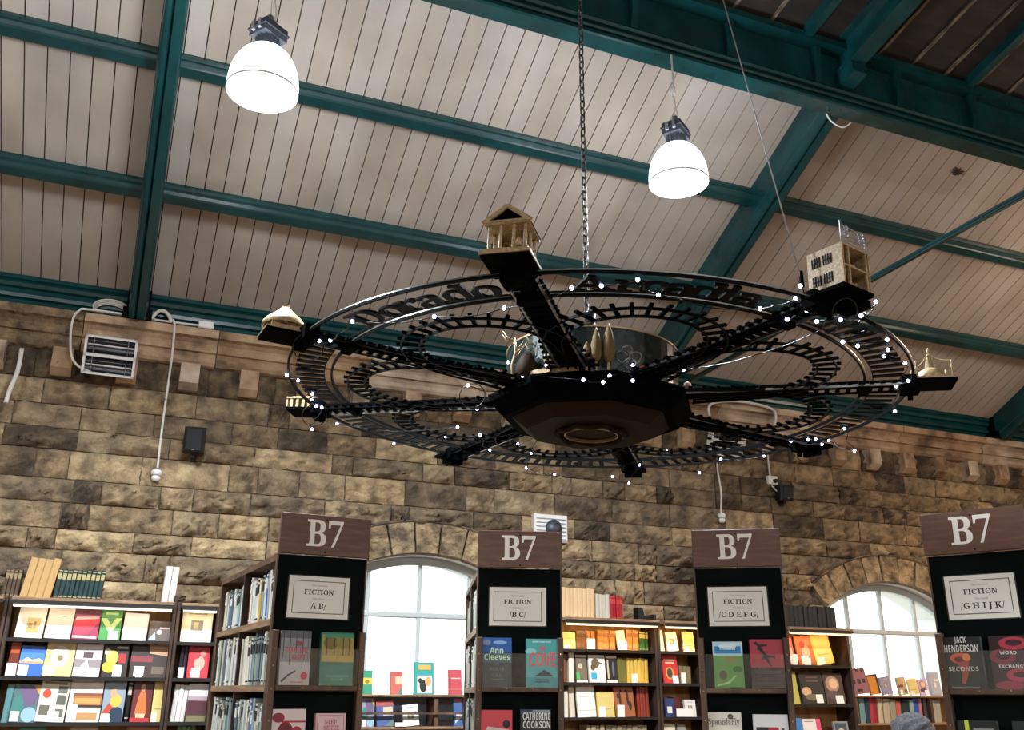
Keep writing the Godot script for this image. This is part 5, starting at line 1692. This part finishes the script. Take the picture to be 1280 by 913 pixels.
# spine-out book: spine on +z
func spine_book(label, T, w, h, d, hex, band = "", group = ""):
	var o = thing("book", label, "book", T, group)
	var s = st()
	var P = [Vector2(-w / 2, -d), Vector2(-w / 2, -0.004), Vector2(-w * 0.3, -0.0012), Vector2(0, 0), Vector2(w * 0.3, -0.0012), Vector2(w / 2, -0.004), Vector2(w / 2, -d), Vector2(w / 2 - 0.002, -d), Vector2(w / 2 - 0.002, -0.006), Vector2(-w / 2 + 0.002, -0.006), Vector2(-w / 2 + 0.002, -d)]
	prism(s, P, -h, 0.0, Transform3D(Basis(Vector3(1, 0, 0), Vector3(0, 0, 1), Vector3(0, -1, 0)), Vector3.ZERO))
	put(o, "cover", done(s), cover_mat(hex))
	put(o, "pages", box_mesh(Vector3(-w / 2 + 0.002, 0.002, -d + 0.003), Vector3(w / 2 - 0.002, h - 0.004, -0.006)), M.pages)
	if band != "":
		for q in [[0.92, 0.955], [0.66, 0.86], [0.08, 0.11]]:
			put(o, "spine_band", box_mesh(Vector3(-w * 0.42, h * q[0], -0.003), Vector3(w * 0.42, h * q[1], 0.0006)), cover_mat(band))
	return o

func set_label(b, k):
	if b[11] == 1:
		return b[12]
	return "%s, %s from the %s" % [b[12], ordinal(k), b[14]]

func build_wall_books():
	rng.seed = 404
	for b in WALL_BOOKS:
		var zf = 0.29
		for k in b[11]:
			var x = b[3] + (b[4] + 0.002) * k
			var h = b[5] * (1.0 - 0.025 * ((k * 7) % 3) / 2.0)
			var lean = deg_to_rad(b[8])
			var lift = absf(sin(lean)) * b[4] / 2.0 + 0.0005
			if b[2] == 0:
				var T = Transform3D(Basis(Vector3(0, 0, 1), -lean) * Basis(Vector3(1, 0, 0), deg_to_rad(-7.0)), Vector3(x, b[6] + lift, zf + 0.012))
				face_book(set_label(b, k), T, b[4], h, rng.randf_range(0.012, 0.024), b[7], b[9], b[13])
			else:
				var T = Transform3D(Basis(Vector3(0, 0, 1), -lean), Vector3(x, b[6] + lift, zf - rng.randf_range(0.005, 0.02)))
				spine_book(set_label(b, k), T, b[4], h, minf(0.16, h * 0.68), b[7], b[10], b[13])
	# price cards standing before the books
	var card = st()
	bx(card, Vector3(-0.5, 0, -0.001), Vector3(0.5, 1.0, 0.001))
	var cm = done(card)
	for q in CARDS:
		var o = put(self, numbered("price_card"), cm, M.paper, Transform3D(Basis.from_scale(Vector3(q[3], q[4], 1)), Vector3(q[0], q[1], 0.33)))
		tag(o, q[2], "card")

# ------------------------------------------------------------------ wall bookcases
func wall_case(label, x0, x1, top, shelves, strip, tall_post = false, d = 0.30):
	var o = thing("wall_bookcase", label, "bookcase", at((x0 + x1) / 2, 0, 0))
	var hw = (x1 - x0) / 2
	for sd in [-1, 1]:
		var s = st()
		var xa = sd * hw - (0.0 if sd < 0 else 0.022)
		chamfer(s, Vector3(xa, 0, 0.09), Vector3(xa + 0.022, top + (0.05 if (tall_post and sd > 0) else 0.0), d + 0.03), 0.004)
		put(o, "side_panel", done(s), M.dark_wood)
	var s = st()
	bx(s, Vector3(-hw + 0.02, 0, 0.09), Vector3(hw - 0.02, top - 0.02, 0.1))
	put(o, "back_panel", done(s), M.oak_back)
	s = st()
	chamfer(s, Vector3(-hw + 0.021, top - 0.022, 0.09), Vector3(hw - 0.021, top, d + 0.115), 0.004)
	put(o, "top_board", done(s), M.shelf_wood)
	s = st()
	bx(s, Vector3(-hw + 0.021, top - 0.04, d + 0.108), Vector3(hw - 0.021, top - 0.022, d + 0.115))
	put(o, "pelmet", done(s), M.shelf_black)
	for y in shelves:
		s = st()
		chamfer(s, Vector3(-hw + 0.021, y - 0.018, 0.1), Vector3(hw - 0.021, y, d + 0.02), 0.003)
		put(o, "shelf", done(s), M.shelf_wood)
		s = st()
		bx(s, Vector3(-hw + 0.021, y - 0.02, d + 0.018), Vector3(hw - 0.021, y + 0.002, d + 0.028))
		put(o, "shelf_edge", done(s), M.shelf_black)
	s = st()
	bx(s, Vector3(-hw + 0.02, 0, 0.1), Vector3(hw - 0.02, 0.1, d))
	put(o, "plinth", done(s), M.dark_wood)
	if strip != null:
		var l = thing("strip_light", strip[0], "lamp", at((x0 + x1) / 2, top - 0.05, d + 0.1), "bookcase strip lights")
		s = st()
		bx(s, Vector3(-hw + 0.03, 0.004, -0.012), Vector3(hw - 0.03, 0.026, 0.006))
		put(l, "batten", done(s), M.white_plastic)
		s = st()
		bx(s, Vector3(-hw + 0.035, -0.008, -0.011), Vector3(hw - 0.035, 0.004, 0.007))
		put(l, "diffuser", done(s), glow("strip_" + strip[0], strip[3], 1.6))
		var al := AreaLight3D.new()
		al.name = "strip_glow"
		al.area_size = Vector2(hw * 2 - 0.08, 0.02)
		al.light_color = strip[1]
		al.light_energy = strip[2]
		al.area_range = 30.0
		al.shadow_enabled = true
		# facing down and back to the books
		al.transform = Transform3D(Basis(Vector3(1, 0, 0), deg_to_rad(-58.0)), Vector3(0, -0.016, -0.004))
		l.add_child(al)
	return o

func build_wall_cases():
	wall_case("tall dark wall bookcase bay at the far end, with brown volumes on top", -1.45, -0.605, 2.14, [1.9, 1.677, 1.414, 1.165, 0.9, 0.6, 0.3], null)
	wall_case("tall dark wall bookcase bay with face-out art books and green volumes on top", -0.603, 0.382, 2.14, [1.9, 1.677, 1.414, 1.165, 0.9, 0.6, 0.3], ["slim white strip light over the face-out art books", STRIP_WHITE, 0.10, "fff0d8"], true)
	wall_case("narrow dark wall bookcase bay tucked behind the A B bookcase", 0.384, 0.66, 2.14, [1.9, 1.677, 1.414, 1.165, 0.9, 0.6, 0.3], ["slim white strip light over the narrow bay", STRIP_WHITE, 0.03, "fff0d8"])
	wall_case("warmly lit wall bookcase of old leather and yellow volumes", 3.13, 3.985, 2.145, [1.916, 1.677, 1.431, 1.19, 0.9, 0.6, 0.3], ["slim warm strip light over the old leather volumes", STRIP_WARM, 0.20, "ffdca6"], true)
	wall_case("small warmly lit wall bookcase bay beside the leather volumes", 3.99, 4.42, 2.145, [1.916, 1.677, 1.431, 1.19, 0.9, 0.6, 0.3], ["slim warm strip light over the small lit bay", STRIP_WARM, 0.10, "ffdca6"])
	wall_case("warmly lit wall bookcase with black volumes on top beside the arched window", 5.18, 5.885, 2.135, [1.832, 1.524, 1.25, 0.95, 0.6, 0.3], ["slim warm strip light under the black volumes", STRIP_WARM, 0.12, "ffdca6"])
	# bookend on the lit case
	var o = thing("bookend", "black metal bookend standing atop the warmly lit wall bookcase", "bookend", at(3.9, 2.145, 0.25))
	var s = st()
	prism(s, [Vector2(-0.055, 0), Vector2(0.06, 0), Vector2(0.06, 0.03), Vector2(0.0, 0.04), Vector2(-0.015, 0.1), Vector2(-0.055, 0.1)], -0.04, 0.04)
	put(o, "bookend_body", done(s), M.black_plastic)
	# low shelving under the windows
	for q in [[1.42, 2.62, [1.587, 1.375, 1.1, 0.8], "low open shelving in front of the window between the A B and B C bookcases", 2.17], [5.89, 7.3, [1.6, 1.375, 1.1, 0.8], "low bookcase in front of the arched window beside the black volumes", 6.72]]:
		o = thing("low_bookcase", q[3], "bookcase", at((q[0] + q[1]) / 2, 0, 0))
		var hw = (q[1] - q[0]) / 2
		var mid = q[4] - (q[0] + q[1]) / 2
		for x in [-hw, mid, hw - 0.03]:
			s = st()
			bx(s, Vector3(x, 0, 0.12), Vector3(x + 0.03, q[2][0] - (0.0 if x != mid else 0.03), 0.31))
			put(o, "upright", done(s), M.walnut)
		for y in q[2]:
			s = st()
			chamfer(s, Vector3(-hw, y - 0.018, 0.12), Vector3(hw, y, 0.32), 0.003)
			put(o, "shelf", done(s), M.shelf_wood)
		if q[0] < 3:
			s = st()
			bx(s, Vector3(-hw, 1.455, 0.318), Vector3(hw, 1.47, 0.33))
			put(o, "retaining_rail", done(s), M.walnut)
		s = st()
		bx(s, Vector3(-hw, 0, 0.1), Vector3(hw, q[2][0] - 0.018, 0.12))
		put(o, "back_panel", done(s), plain("daylight_blue_back", "8f97a6", 0.8) if q[0] < 3 else M.oak_back)  # bluish daylight is put into the colour of the window shelving back

# ------------------------------------------------------------------ end-on bookcases
const CASES = [
	[0.732, 3.283, -5.0, "A B/", "A B"],
	[1.576, 3.255, 17.0, "/B C/", "B C"],
	[2.388, 3.671, 33.0, "/C D E F G/", "C D E F G"],
	[2.933, 4.402, 61.0, "/G H I J K/", "G H I J K"]]

func case_T(i):
	var c = CASES[i]
	return at(c[0], 0, c[1], -c[2])

func build_cases():
	for i in 4:
		var c = CASES[i]
		var T = case_T(i)
		var o = thing("aisle_bookcase", "black ended double sided bookcase under a B7 board, marked %s" % c[4], "bookcase", T, "aisle bookcases")
		var D = 1.08
		var W = 0.176
		var s = st()
		chamfer(s, Vector3(-W, 0, -0.022), Vector3(W, 2.1, 0), 0.003)
		put(o, "end_panel", done(s), M.end_panel)
		s = st()
		bx(s, Vector3(-W, 0, -D), Vector3(W, 2.1, -D + 0.02))
		put(o, "back_end_panel", done(s), M.walnut)
		s = st()
		bx(s, Vector3(-W, 2.078, -D), Vector3(W, 2.1, -0.022))
		put(o, "top_board", done(s), M.walnut)
		s = st()
		bx(s, Vector3(-0.006, 0, -D + 0.02), Vector3(0.006, 2.078, -0.022))
		put(o, "spine_panel", done(s), M.dark_wood)
		for sd in [-1, 1]:
			s = st()
			bx(s, Vector3(minf(sd * W, sd * 0.006), 0, -0.575), Vector3(maxf(sd * W, sd * 0.006), 2.078, -0.56))
			put(o, "upright", done(s), M.dark_wood)
			for y in [1.857, 1.62, 1.37, 1.1, 0.83, 0.56, 0.29, 0.06]:
				s = st()
				bx(s, Vector3(minf(sd * W, sd * 0.006), y - 0.02, -D + 0.02), Vector3(maxf(sd * W, sd * 0.006), y, -0.022))
				put(o, "shelf", done(s), M.shelf_wood)
				s = st()
				bx(s, Vector3(minf(sd * W, sd * (W + 0.003)), y - 0.021, -D + 0.02), Vector3(maxf(sd * W, sd * (W + 0.003)), y + 0.003, -0.005))
				put(o, "shelf_lip", done(s), M.shelf_wood)
		# corner strips
		for sd in [-1, 1]:
			s = st()
			bx(s, Vector3(sd * W - 0.004, 0, -0.024), Vector3(sd * W + 0.004, 2.1, -0.001))
			put(o, "corner_strip", done(s), M.walnut)
		# brown board with the aisle number
		s = st()
		chamfer(s, Vector3(-0.181, 2.102, 0.0), Vector3(0.181, 2.258, 0.018), 0.002)
		var sb = put(o, "sign_board", done(s), M.brown_ply)
		lettering(sb, "aisle_number", "B7", 0.104, M.sign_white, at(-0.005, 2.186, 0.0188), 0.0012, serif_bold, 0.86)
		for y in [2.24, 2.113]:
			s = st(true)
			lathe(s, [Vector2(0, 0), Vector2(0.0035, 0), Vector2(0.002, 0.002), Vector2(0, 0.0022)], 8, Transform3D(Basis(Vector3(1, 0, 0), PI / 2), Vector3(0.0, y, 0.018)))
			put(sb, "screw", done(s), M.black_iron)
		# display pockets: posts, ledges, brass studs, clear front
		for sd in [-1, 1]:
			s = st()
			chamfer(s, Vector3(sd * 0.168 - 0.012, 0.3, 0.0), Vector3(sd * 0.168 + 0.012, 1.817, 0.034), 0.003)
			var po = put(o, "post", done(s), M.walnut)
			for y in [1.75, 1.69, 1.61, 1.5, 1.38]:
				s = st(true)
				lathe(s, [Vector2(0, 0), Vector2(0.004, 0), Vector2(0.003, 0.003), Vector2(0, 0.004)], 8, Transform3D(Basis(Vector3(1, 0, 0), PI / 2), Vector3(sd * 0.168, y, 0.034)))
				put(po, "stud", done(s), M.brass)
		for y in [1.603, 1.31, 1.02]:
			s = st()
			chamfer(s, Vector3(-0.156, y, 0.0), Vector3(0.156, y + 0.019, 0.036), 0.003)
			var le = put(o, "ledge", done(s), M.walnut)
			for x in [-0.055, 0.05]:
				s = st(true)
				lathe(s, [Vector2(0, 0), Vector2(0.004, 0), Vector2(0.003, 0.003), Vector2(0, 0.004)], 8, Transform3D(Basis(Vector3(1, 0, 0), PI / 2), Vector3(x, y + 0.013, 0.036)))
				put(le, "stud", done(s), M.brass)
			s = st()
			bx(s, Vector3(-0.155, y + 0.019, 0.032), Vector3(0.155, y + 0.15, 0.0335))
			put(o, "clear_front", done(s), M.pane)
		# laminated sheet
		var p = thing("paper_sign", "laminated white FICTION sheet reading %s on a black bookcase end" % c[4], "sign", T * at(-0.008, 1.865, 0.002), "fiction sheets")
		put(p, "sheet", box_mesh(Vector3(-0.119, 0, 0), Vector3(0.119, 0.156, 0.0012)), M.paper)
		s = st()
		for e in [[-0.102, 0.017, 0.102, 0.0195], [-0.102, 0.1365, 0.102, 0.139], [-0.102, 0.017, -0.0995, 0.139], [0.0995, 0.017, 0.102, 0.139]]:
			bx(s, Vector3(e[0], e[1], 0.0012), Vector3(e[2], e[3], 0.0018))
		put(p, "border", done(s), M.ink)
		lettering(p, "heading", "FICTION", 0.0185, M.ink, at(0, 0.097, 0.0012), 0.0006, serif_bold, 1.05)
		lettering(p, "small_line", "The Common", 0.0068, M.ink_soft, at(0, 0.122, 0.0012), 0.0005, serif)
		lettering(p, "small_line", "This Stack", 0.0068, M.ink_soft, at(0, 0.072, 0.0012), 0.0005, serif)
		lettering(p, "letters", c[3], 0.0215, M.ink, at(0, 0.044, 0.0012), 0.0006, serif_bold, 1.05)
		s = st()
		for e in [[-0.124, -0.004, 0.124, 0.0], [-0.124, 0.156, 0.124, 0.16], [-0.124, 0, -0.119, 0.156], [0.119, 0, 0.124, 0.156]]:
			bx(s, Vector3(e[0], e[1], 0), Vector3(e[2], e[3], 0.0008))
		put(p, "laminate_edge", done(s), M.pane)
	_end_books()
	_side_books()

func _end(i, x0, x1, y0, h, hex, pr, label, t = 0.02, tilt = -3.0):
	var T = case_T(i) * Transform3D(Basis(Vector3(1, 0, 0), deg_to_rad(tilt)), Vector3((x0 + x1) / 2, y0, 0.0275))
	return face_book(label, T, x1 - x0, h, t, hex, pr)

func _txt(b, str_, cap, hex, x, y, font, sx = 1.0):
	lettering(b, "title", str_, cap, plain("ink_" + hex, hex, 0.5), at(x, y, 0.003), 0.0003, font, sx)

func _end_books():
	var B = sans_bold
	var y = 1.6225
	var b = _end(0, -0.144, -0.03, y, 0.194, "b9b4ae", "winter", "grey wintry thriller paperback with red capitals on the A B bookcase")
	_txt(b, "I'M", 0.017, "b8202c", 0.012, 0.148, B, 0.6)
	_txt(b, "TRAVELLING", 0.02, "b8202c", 0.006, 0.124, B, 0.5)
	_txt(b, "ALONE", 0.018, "b8202c", 0.012, 0.1, B, 0.6)
	_txt(b, "SAMUEL BJORK", 0.005, "a85a58", 0.01, 0.01, B)
	b = _end(0, 0.008, 0.138, y, 0.192, "24745e", "autumn", "green novel with golden autumn trees on the A B bookcase")
	_txt(b, "WASHINGTON", 0.008, "8fd0b4", 0.005, 0.034, serif, 1.1)
	_txt(b, "SQUARE", 0.008, "8fd0b4", 0.005, 0.021, serif, 1.1)
	b = _end(0, -0.155, -0.029, 1.33, 0.21, "d8c4c0", "dragon", "white book with a dark red mass on its cover, in the A B lower pocket")
	b = _end(0, 0.008, 0.124, 1.33, 0.195, "d8b4b2", "pinkbox", "pale pink paperback with red lettering in the A B lower pocket")
	_txt(b, "STEP", 0.016, "b04a54", 0.0, 0.165, serif, 0.9)
	_txt(b, "SISTER", 0.014, "b04a54", 0.004, 0.145, serif, 0.9)
	b = _end(1, -0.155, -0.034, y, 0.193, "12262c", "night", "dark novel with blue dusk sky and pale lettering on the B C bookcase")
	_txt(b, "Ann", 0.024, "c4e6b4", -0.002, 0.142, B, 0.9)
	_txt(b, "Cleeves", 0.024, "c4e6b4", 0.0, 0.117, B, 0.86)
	_txt(b, "THE", 0.009, "55665f", 0.0, 0.09, B)
	_txt(b, "HEALER", 0.012, "55665f", 0.0, 0.07, B)
	_txt(b, "CALL", 0.012, "55665f", 0.0, 0.046, B)
	_txt(b, "a vera stanhope story", 0.004, "6d7d78", 0.0, 0.03, B)
	b = _end(1, 0.026, 0.157, y, 0.19, "46a8a6", "cove", "turquoise paperback with tall red capitals on the B C bookcase")
	_txt(b, "THE", 0.018, "e2555a", 0.0, 0.152, B, 0.6)
	_txt(b, "COVE", 0.052, "e8484e", 0.002, 0.108, B, 0.62)
	_txt(b, "MARY CLARE PLATT", 0.006, "d8efe8", 0.0, 0.178, B)
	_txt(b, "IT WAS THEIR", 0.006, "12363c", 0.0, 0.03, B)
	_txt(b, "DREAM HOUSE", 0.006, "12363c", 0.0, 0.021, B)
	b = _end(1, -0.16, -0.03, 1.33, 0.205, "d8404a", "coral", "coral red book with a black round badge in the B C lower pocket")
	b = _end(1, 0.002, 0.127, 1.33, 0.208, "141c26", "navytop", "black novel with large white capitals in the B C lower pocket")
	_txt(b, "CATHERINE", 0.027, "e2e0d8", 0.004, 0.182, B, 0.55)
	_txt(b, "COOKSON", 0.027, "e2e0d8", 0.004, 0.15, B, 0.62)
	b = _end(2, -0.122, -0.004, y, 0.18, "5c9440", "garden", "light green book with a blue title panel on the C D E F G bookcase")
	_txt(b, "A PERFECT", 0.005, "d8ecf4", 0.0, 0.162, B)
	_txt(b, "YESTERDAY", 0.0085, "e8f4f8", 0.0, 0.152, B)
	b = _end(2, 0.024, 0.158, y, 0.188, "a81c34", "lizard", "crimson novel with a black lizard on the C D E F G bookcase")
	_txt(b, "DAN", 0.012, "5a4a46", -0.02, 0.078, B)
	_txt(b, "FESPERMAN", 0.0125, "5a4a46", 0.0, 0.062, B)
	_txt(b, "THE PRISONER OF", 0.0075, "55443f", 0.0, 0.034, B)
	_txt(b, "GUANTANAMO", 0.0095, "55443f", 0.0, 0.02, B)
	b = _end(2, -0.167, -0.027, 1.33, 0.203, "d8d4c2", "cream", "cream book with thin hand drawn capitals in the C D E F G lower pocket")
	_txt(b, "Spanish Fly", 0.024, "2c2a26", 0.002, 0.165, serif, 0.66)
	b = _end(2, 0.017, 0.151, 1.33, 0.196, "dcdcd8", "photo", "white book with a red and black photo in the C D E F G pocket")
	b = _end(3, -0.168, -0.028, y - 0.006, 0.186, "13191a", "fire", "black thriller with a fiery hand shape on the G H I J K bookcase")
	_txt(b, "JACK", 0.02, "d8d6cc", 0.0, 0.173, B, 0.62)
	_txt(b, "HENDERSON", 0.025, "d8d6cc", 0.0, 0.145, B, 0.56)
	_txt(b, "SECONDS", 0.015, "c2bcae", 0.0, 0.075, B, 1.1)
	_txt(b, "every second counts for the dead", 0.0042, "8a8a84", 0.0, 0.012, B)
	b = _end(3, -0.004, 0.132, y - 0.006, 0.186, "2a1416", "coils", "dark red novel with coiled cord pattern on the G H I J K bookcase")
	_txt(b, "WORD", 0.011, "d8cfc4", -0.008, 0.128, B, 1.2)
	_txt(b, "EXCHANGE", 0.0105, "d8cfc4", 0.0, 0.082, B, 1.15)
	b = _end(3, -0.15, -0.016, 1.33, 0.188, "1a201c", "lime", "black book with a lime yellow band in the G H I J K lower pocket")
	b = _end(3, 0.03, 0.15, 1.33, 0.188, "202624", "", "plain charcoal book in the G H I J K lower pocket")

const SPINES = ["b8b4a8", "c9c6bc", "8f9a98", "d8d2c0", "a4b0ac", "c2cbbd", "6f7f86", "dcd8cc", "b0a894", "8aa0a4", "cfd6d0", "9aa58c", "5b6b7c", "c4bda8"]
const SPINE_NAMES = {"b8b4a8": "stone grey", "c9c6bc": "pale grey", "8f9a98": "slate grey", "d8d2c0": "cream", "a4b0ac": "silver green", "c2cbbd": "pale green", "6f7f86": "steel blue", "dcd8cc": "off white", "b0a894": "sand", "8aa0a4": "dusty teal", "cfd6d0": "mint white", "9aa58c": "sage", "5b6b7c": "denim blue", "c4bda8": "oat", "c8a23a": "mustard yellow", "2456a0": "bright blue", "6a2a1e": "rust brown", "3f68b0": "cornflower blue", "1e2226": "black", "8a9a4c": "lime olive"}

func _side_books():
	rng.seed = 2024
	var special = {"0_0_1_2": "c8a23a", "0_0_1_3": "c8a23a", "0_0_1_4": "2456a0", "0_0_1_6": "6a2a1e", "0_2_1_4": "3f68b0", "0_2_1_5": "3f68b0", "0_1_2_5": "8a9a4c"}
	for ci in [0, 1]:
		var T = case_T(ci)
		var rows = [[1.857, "top"], [1.62, "second"], [1.37, "third"]]
		for ri in 3:
			var n = 0
			for bay in [0, 1]:
				var z = -0.03 if bay == 0 else -0.58
				var zend = -0.555 if bay == 0 else -1.05
				if ri == 0 and bay == 0:
					z = -0.04
				while n < 34:
					var w = rng.randf_range(0.016, 0.038)
					if z - w < zend + (0.05 if ri == 0 else 0.0):
						break
					var h = rng.randf_range(0.165, 0.205) if ri > 0 else rng.randf_range(0.16, 0.2)
					if ri == 0 and bay == 1:
						h *= 0.92
					var key = "%d_%d_%d_%d" % [ci, ri, bay, n]
					var hex = special.get(key, SPINES[rng.randi() % SPINES.size()])
					if ci == 0 and ri == 0 and bay == 0:
						hex = ["c2cbbd", "cfd6d0", "dcd8cc", "6a2a1e", "a4b0ac", "2456a0", "cfd6d0", "8aa0a4", "c8a23a", "c8a23a", "dcd8cc", "c9c6bc"][n % 12]
					if ci == 0 and ri == 2 and bay == 0 and n in [6, 7]:
						hex = "3f68b0"
					var lean = rng.randf_range(-3.0, 3.0) if not (ci == 0 and ri == 0 and bay == 0) else (-7.0 if n < 5 else -2.0)
					var L = T * Transform3D(Basis(Vector3.UP, deg_to_rad(-90.0)) * Basis(Vector3(0, 0, 1), deg_to_rad(-lean)), Vector3(-0.172 + rng.randf_range(0.0, 0.012), rows[ri][0] + 0.001 + absf(sin(deg_to_rad(lean))) * w * 0.5, z - w / 2))
					var lab = "%s spine, %s from the %s, %s shelf, %s bookcase side" % [SPINE_NAMES[hex], ordinal(n if bay == 0 else n - _bay_start), "end panel" if bay == 0 else "middle upright", rows[ri][1], CASES[ci][4]]
					spine_book(lab, L, w - 0.001, h, 0.13, hex, ["1e2226", "e6e4dc", ""][rng.randi() % 3], "paperbacks along the %s bookcase side" % CASES[ci][4])
					z -= w + rng.randf_range(0.0005, 0.003)
					n += 1
				_bay_start = n

var _bay_start := 0

# ------------------------------------------------------------------ the person behind the bookcases
func build_person():
	var o = thing("person", "grey haired person in a dark coat standing behind the bookcases by the arched window", "person", at(4.03, 0, 2.83, 200.0))
	var s = st(true)
	# one continuous figure: rings from the feet up, then limbs joined in the same mesh
	var prof = [[0.78, 0.15, 0.11], [0.9, 0.17, 0.12], [1.0, 0.16, 0.115], [1.1, 0.165, 0.12], [1.2, 0.18, 0.12], [1.24, 0.15, 0.1], [1.26, 0.06, 0.06], [1.29, 0.052, 0.055], [1.305, 0.06, 0.075], [1.34, 0.068, 0.088], [1.4, 0.074, 0.095], [1.45, 0.068, 0.088], [1.48, 0.045, 0.06], [1.49, 0.0, 0.0]]
	var n = 18
	for i in prof.size() - 1:
		for k in n:
			var t = TAU * k / n
			var u = TAU * (k + 1) / n
			var a = prof[i]
			var b = prof[i + 1]
			quad(s, Vector3(a[1] * cos(t), a[0], a[2] * sin(t)), Vector3(a[1] * cos(u), a[0], a[2] * sin(u)), Vector3(b[1] * cos(u), b[0], b[2] * sin(u)), Vector3(b[1] * cos(t), b[0], b[2] * sin(t)))
	for sd in [-1, 1]:
		tube(s, [Vector3(sd * 0.085, 0.86, 0), Vector3(sd * 0.09, 0.7, 0.0), Vector3(sd * 0.09, 0.43, 0.01), Vector3(sd * 0.09, 0.3, 0.0), Vector3(sd * 0.09, 0.07, -0.01)], [0.09, 0.085, 0.058, 0.055, 0.04], 12)
		tube(s, [Vector3(sd * 0.09, 0.05, -0.05), Vector3(sd * 0.095, 0.04, 0.04), Vector3(sd * 0.1, 0.03, 0.14)], [0.035, 0.04, 0.025], 10)
		tube(s, [Vector3(sd * 0.15, 1.2, 0), Vector3(sd * 0.2, 1.12, 0.0), Vector3(sd * 0.225, 0.93, 0.0), Vector3(sd * 0.2, 0.8, 0.1), Vector3(sd * 0.16, 0.76, 0.17)], [0.055, 0.05, 0.042, 0.034, 0.026], 10)
		for f in 4:
			var bx0 = Vector3(sd * (0.175 - 0.014 * f), 0.755, 0.19)
			tube(s, [bx0 + Vector3(0, 0, -0.05), bx0, bx0 + Vector3(0, -0.01, 0.03 + 0.006 * (1 if f in [1, 2] else 0)), bx0 + Vector3(0, -0.03, 0.05)], [0.013, 0.009, 0.008, 0.006], 6)
		tube(s, [Vector3(sd * 0.14, 0.77, 0.17), Vector3(sd * 0.12, 0.77, 0.19), Vector3(sd * 0.115, 0.765, 0.215)], [0.013, 0.01, 0.007], 6)
		tube(s, [Vector3(sd * 0.072, 1.36, 0.0), Vector3(sd * 0.08, 1.38, -0.008), Vector3(sd * 0.076, 1.4, 0.0)], [0.006, 0.011, 0.008], 6)
	tube(s, [Vector3(0, 1.405, 0.088), Vector3(0, 1.375, 0.105), Vector3(0, 1.365, 0.095)], [0.008, 0.013, 0.01], 8)
	put(o, "body", done(s), plain("skin", "b98d74", 0.6))
	s = st(true)
	for i in 5:
		for k in n:
			var t = TAU * k / n
			var u = TAU * (k + 1) / n
			var a = prof[i]
			var b = prof[i + 1]
			quad(s, Vector3((a[1] + 0.02) * cos(t), a[0] - (0.3 if i == 0 else 0.0), (a[2] + 0.02) * sin(t)), Vector3((a[1] + 0.02) * cos(u), a[0] - (0.3 if i == 0 else 0.0), (a[2] + 0.02) * sin(u)), Vector3((b[1] + 0.015) * cos(u), b[0], (b[2] + 0.015) * sin(u)), Vector3((b[1] + 0.015) * cos(t), b[0], (b[2] + 0.015) * sin(t)))
	for sd in [-1, 1]:
		tube(s, [Vector3(sd * 0.14, 1.21, 0), Vector3(sd * 0.2, 1.12, 0.0), Vector3(sd * 0.225, 0.93, 0.0), Vector3(sd * 0.2, 0.8, 0.1)], [0.065, 0.06, 0.052, 0.046], 10)
		tube(s, [Vector3(sd * 0.085, 0.84, 0), Vector3(sd * 0.09, 0.43, 0.01), Vector3(sd * 0.09, 0.09, -0.01)], [0.098, 0.07, 0.055], 12)
	put(o, "clothing", done(s), plain("coat", "2a2c34", 0.85))
	for sd in [-1, 1]:
		s = st(true)
		lathe(s, [Vector2(0, -0.008), Vector2(0.008, 0.0), Vector2(0, 0.008)], 8, at(sd * 0.03, 1.395, 0.086))
		put(o, "eye", done(s), M.black_plastic)
	# curly grey hair
	var hn := FastNoiseLite.new()
	hn.seed = 4
	hn.frequency = 22.0
	s = st(true)
	var rows = 16
	var cols = 30
	var g = []
	for j in rows + 1:
		var v = PI * j / rows * 0.62
		var row = []
		for k in cols:
			var t = TAU * k / cols
			var dir = Vector3(sin(v) * cos(t), cos(v), sin(v) * sin(t))
			var front = maxf(0.0, dir.z) * maxf(0.0, 0.35 - dir.y)
			var r = 1.0 + 0.22 * hn.get_noise_3dv(dir * 0.36) - front * 0.25
			row.append(Vector3(0, 1.395, -0.008) + Vector3(dir.x * 0.105, dir.y * 0.118, dir.z * 0.118) * r)
		g.append(row)
	for j in rows:
		for k in cols:
			quad(s, g[j][k], g[j][(k + 1) % cols], g[j + 1][(k + 1) % cols], g[j + 1][k])
	put(o, "hair", done(s), textured("hair", noise_tex(91, 0.06, [[0.2, "39383a"], [0.6, "5e5c60"], [0.9, "86848a"]], 3, 256), 8.0, 0.8))

func _ready():
	setup_view()
	make_materials()
	build_shell()
	build_back_wall()
	build_windows()
	build_roof()
	build_chandelier()
	build_cases()
	build_wall_cases()
	build_wall_books()
	build_fittings()
	build_person()
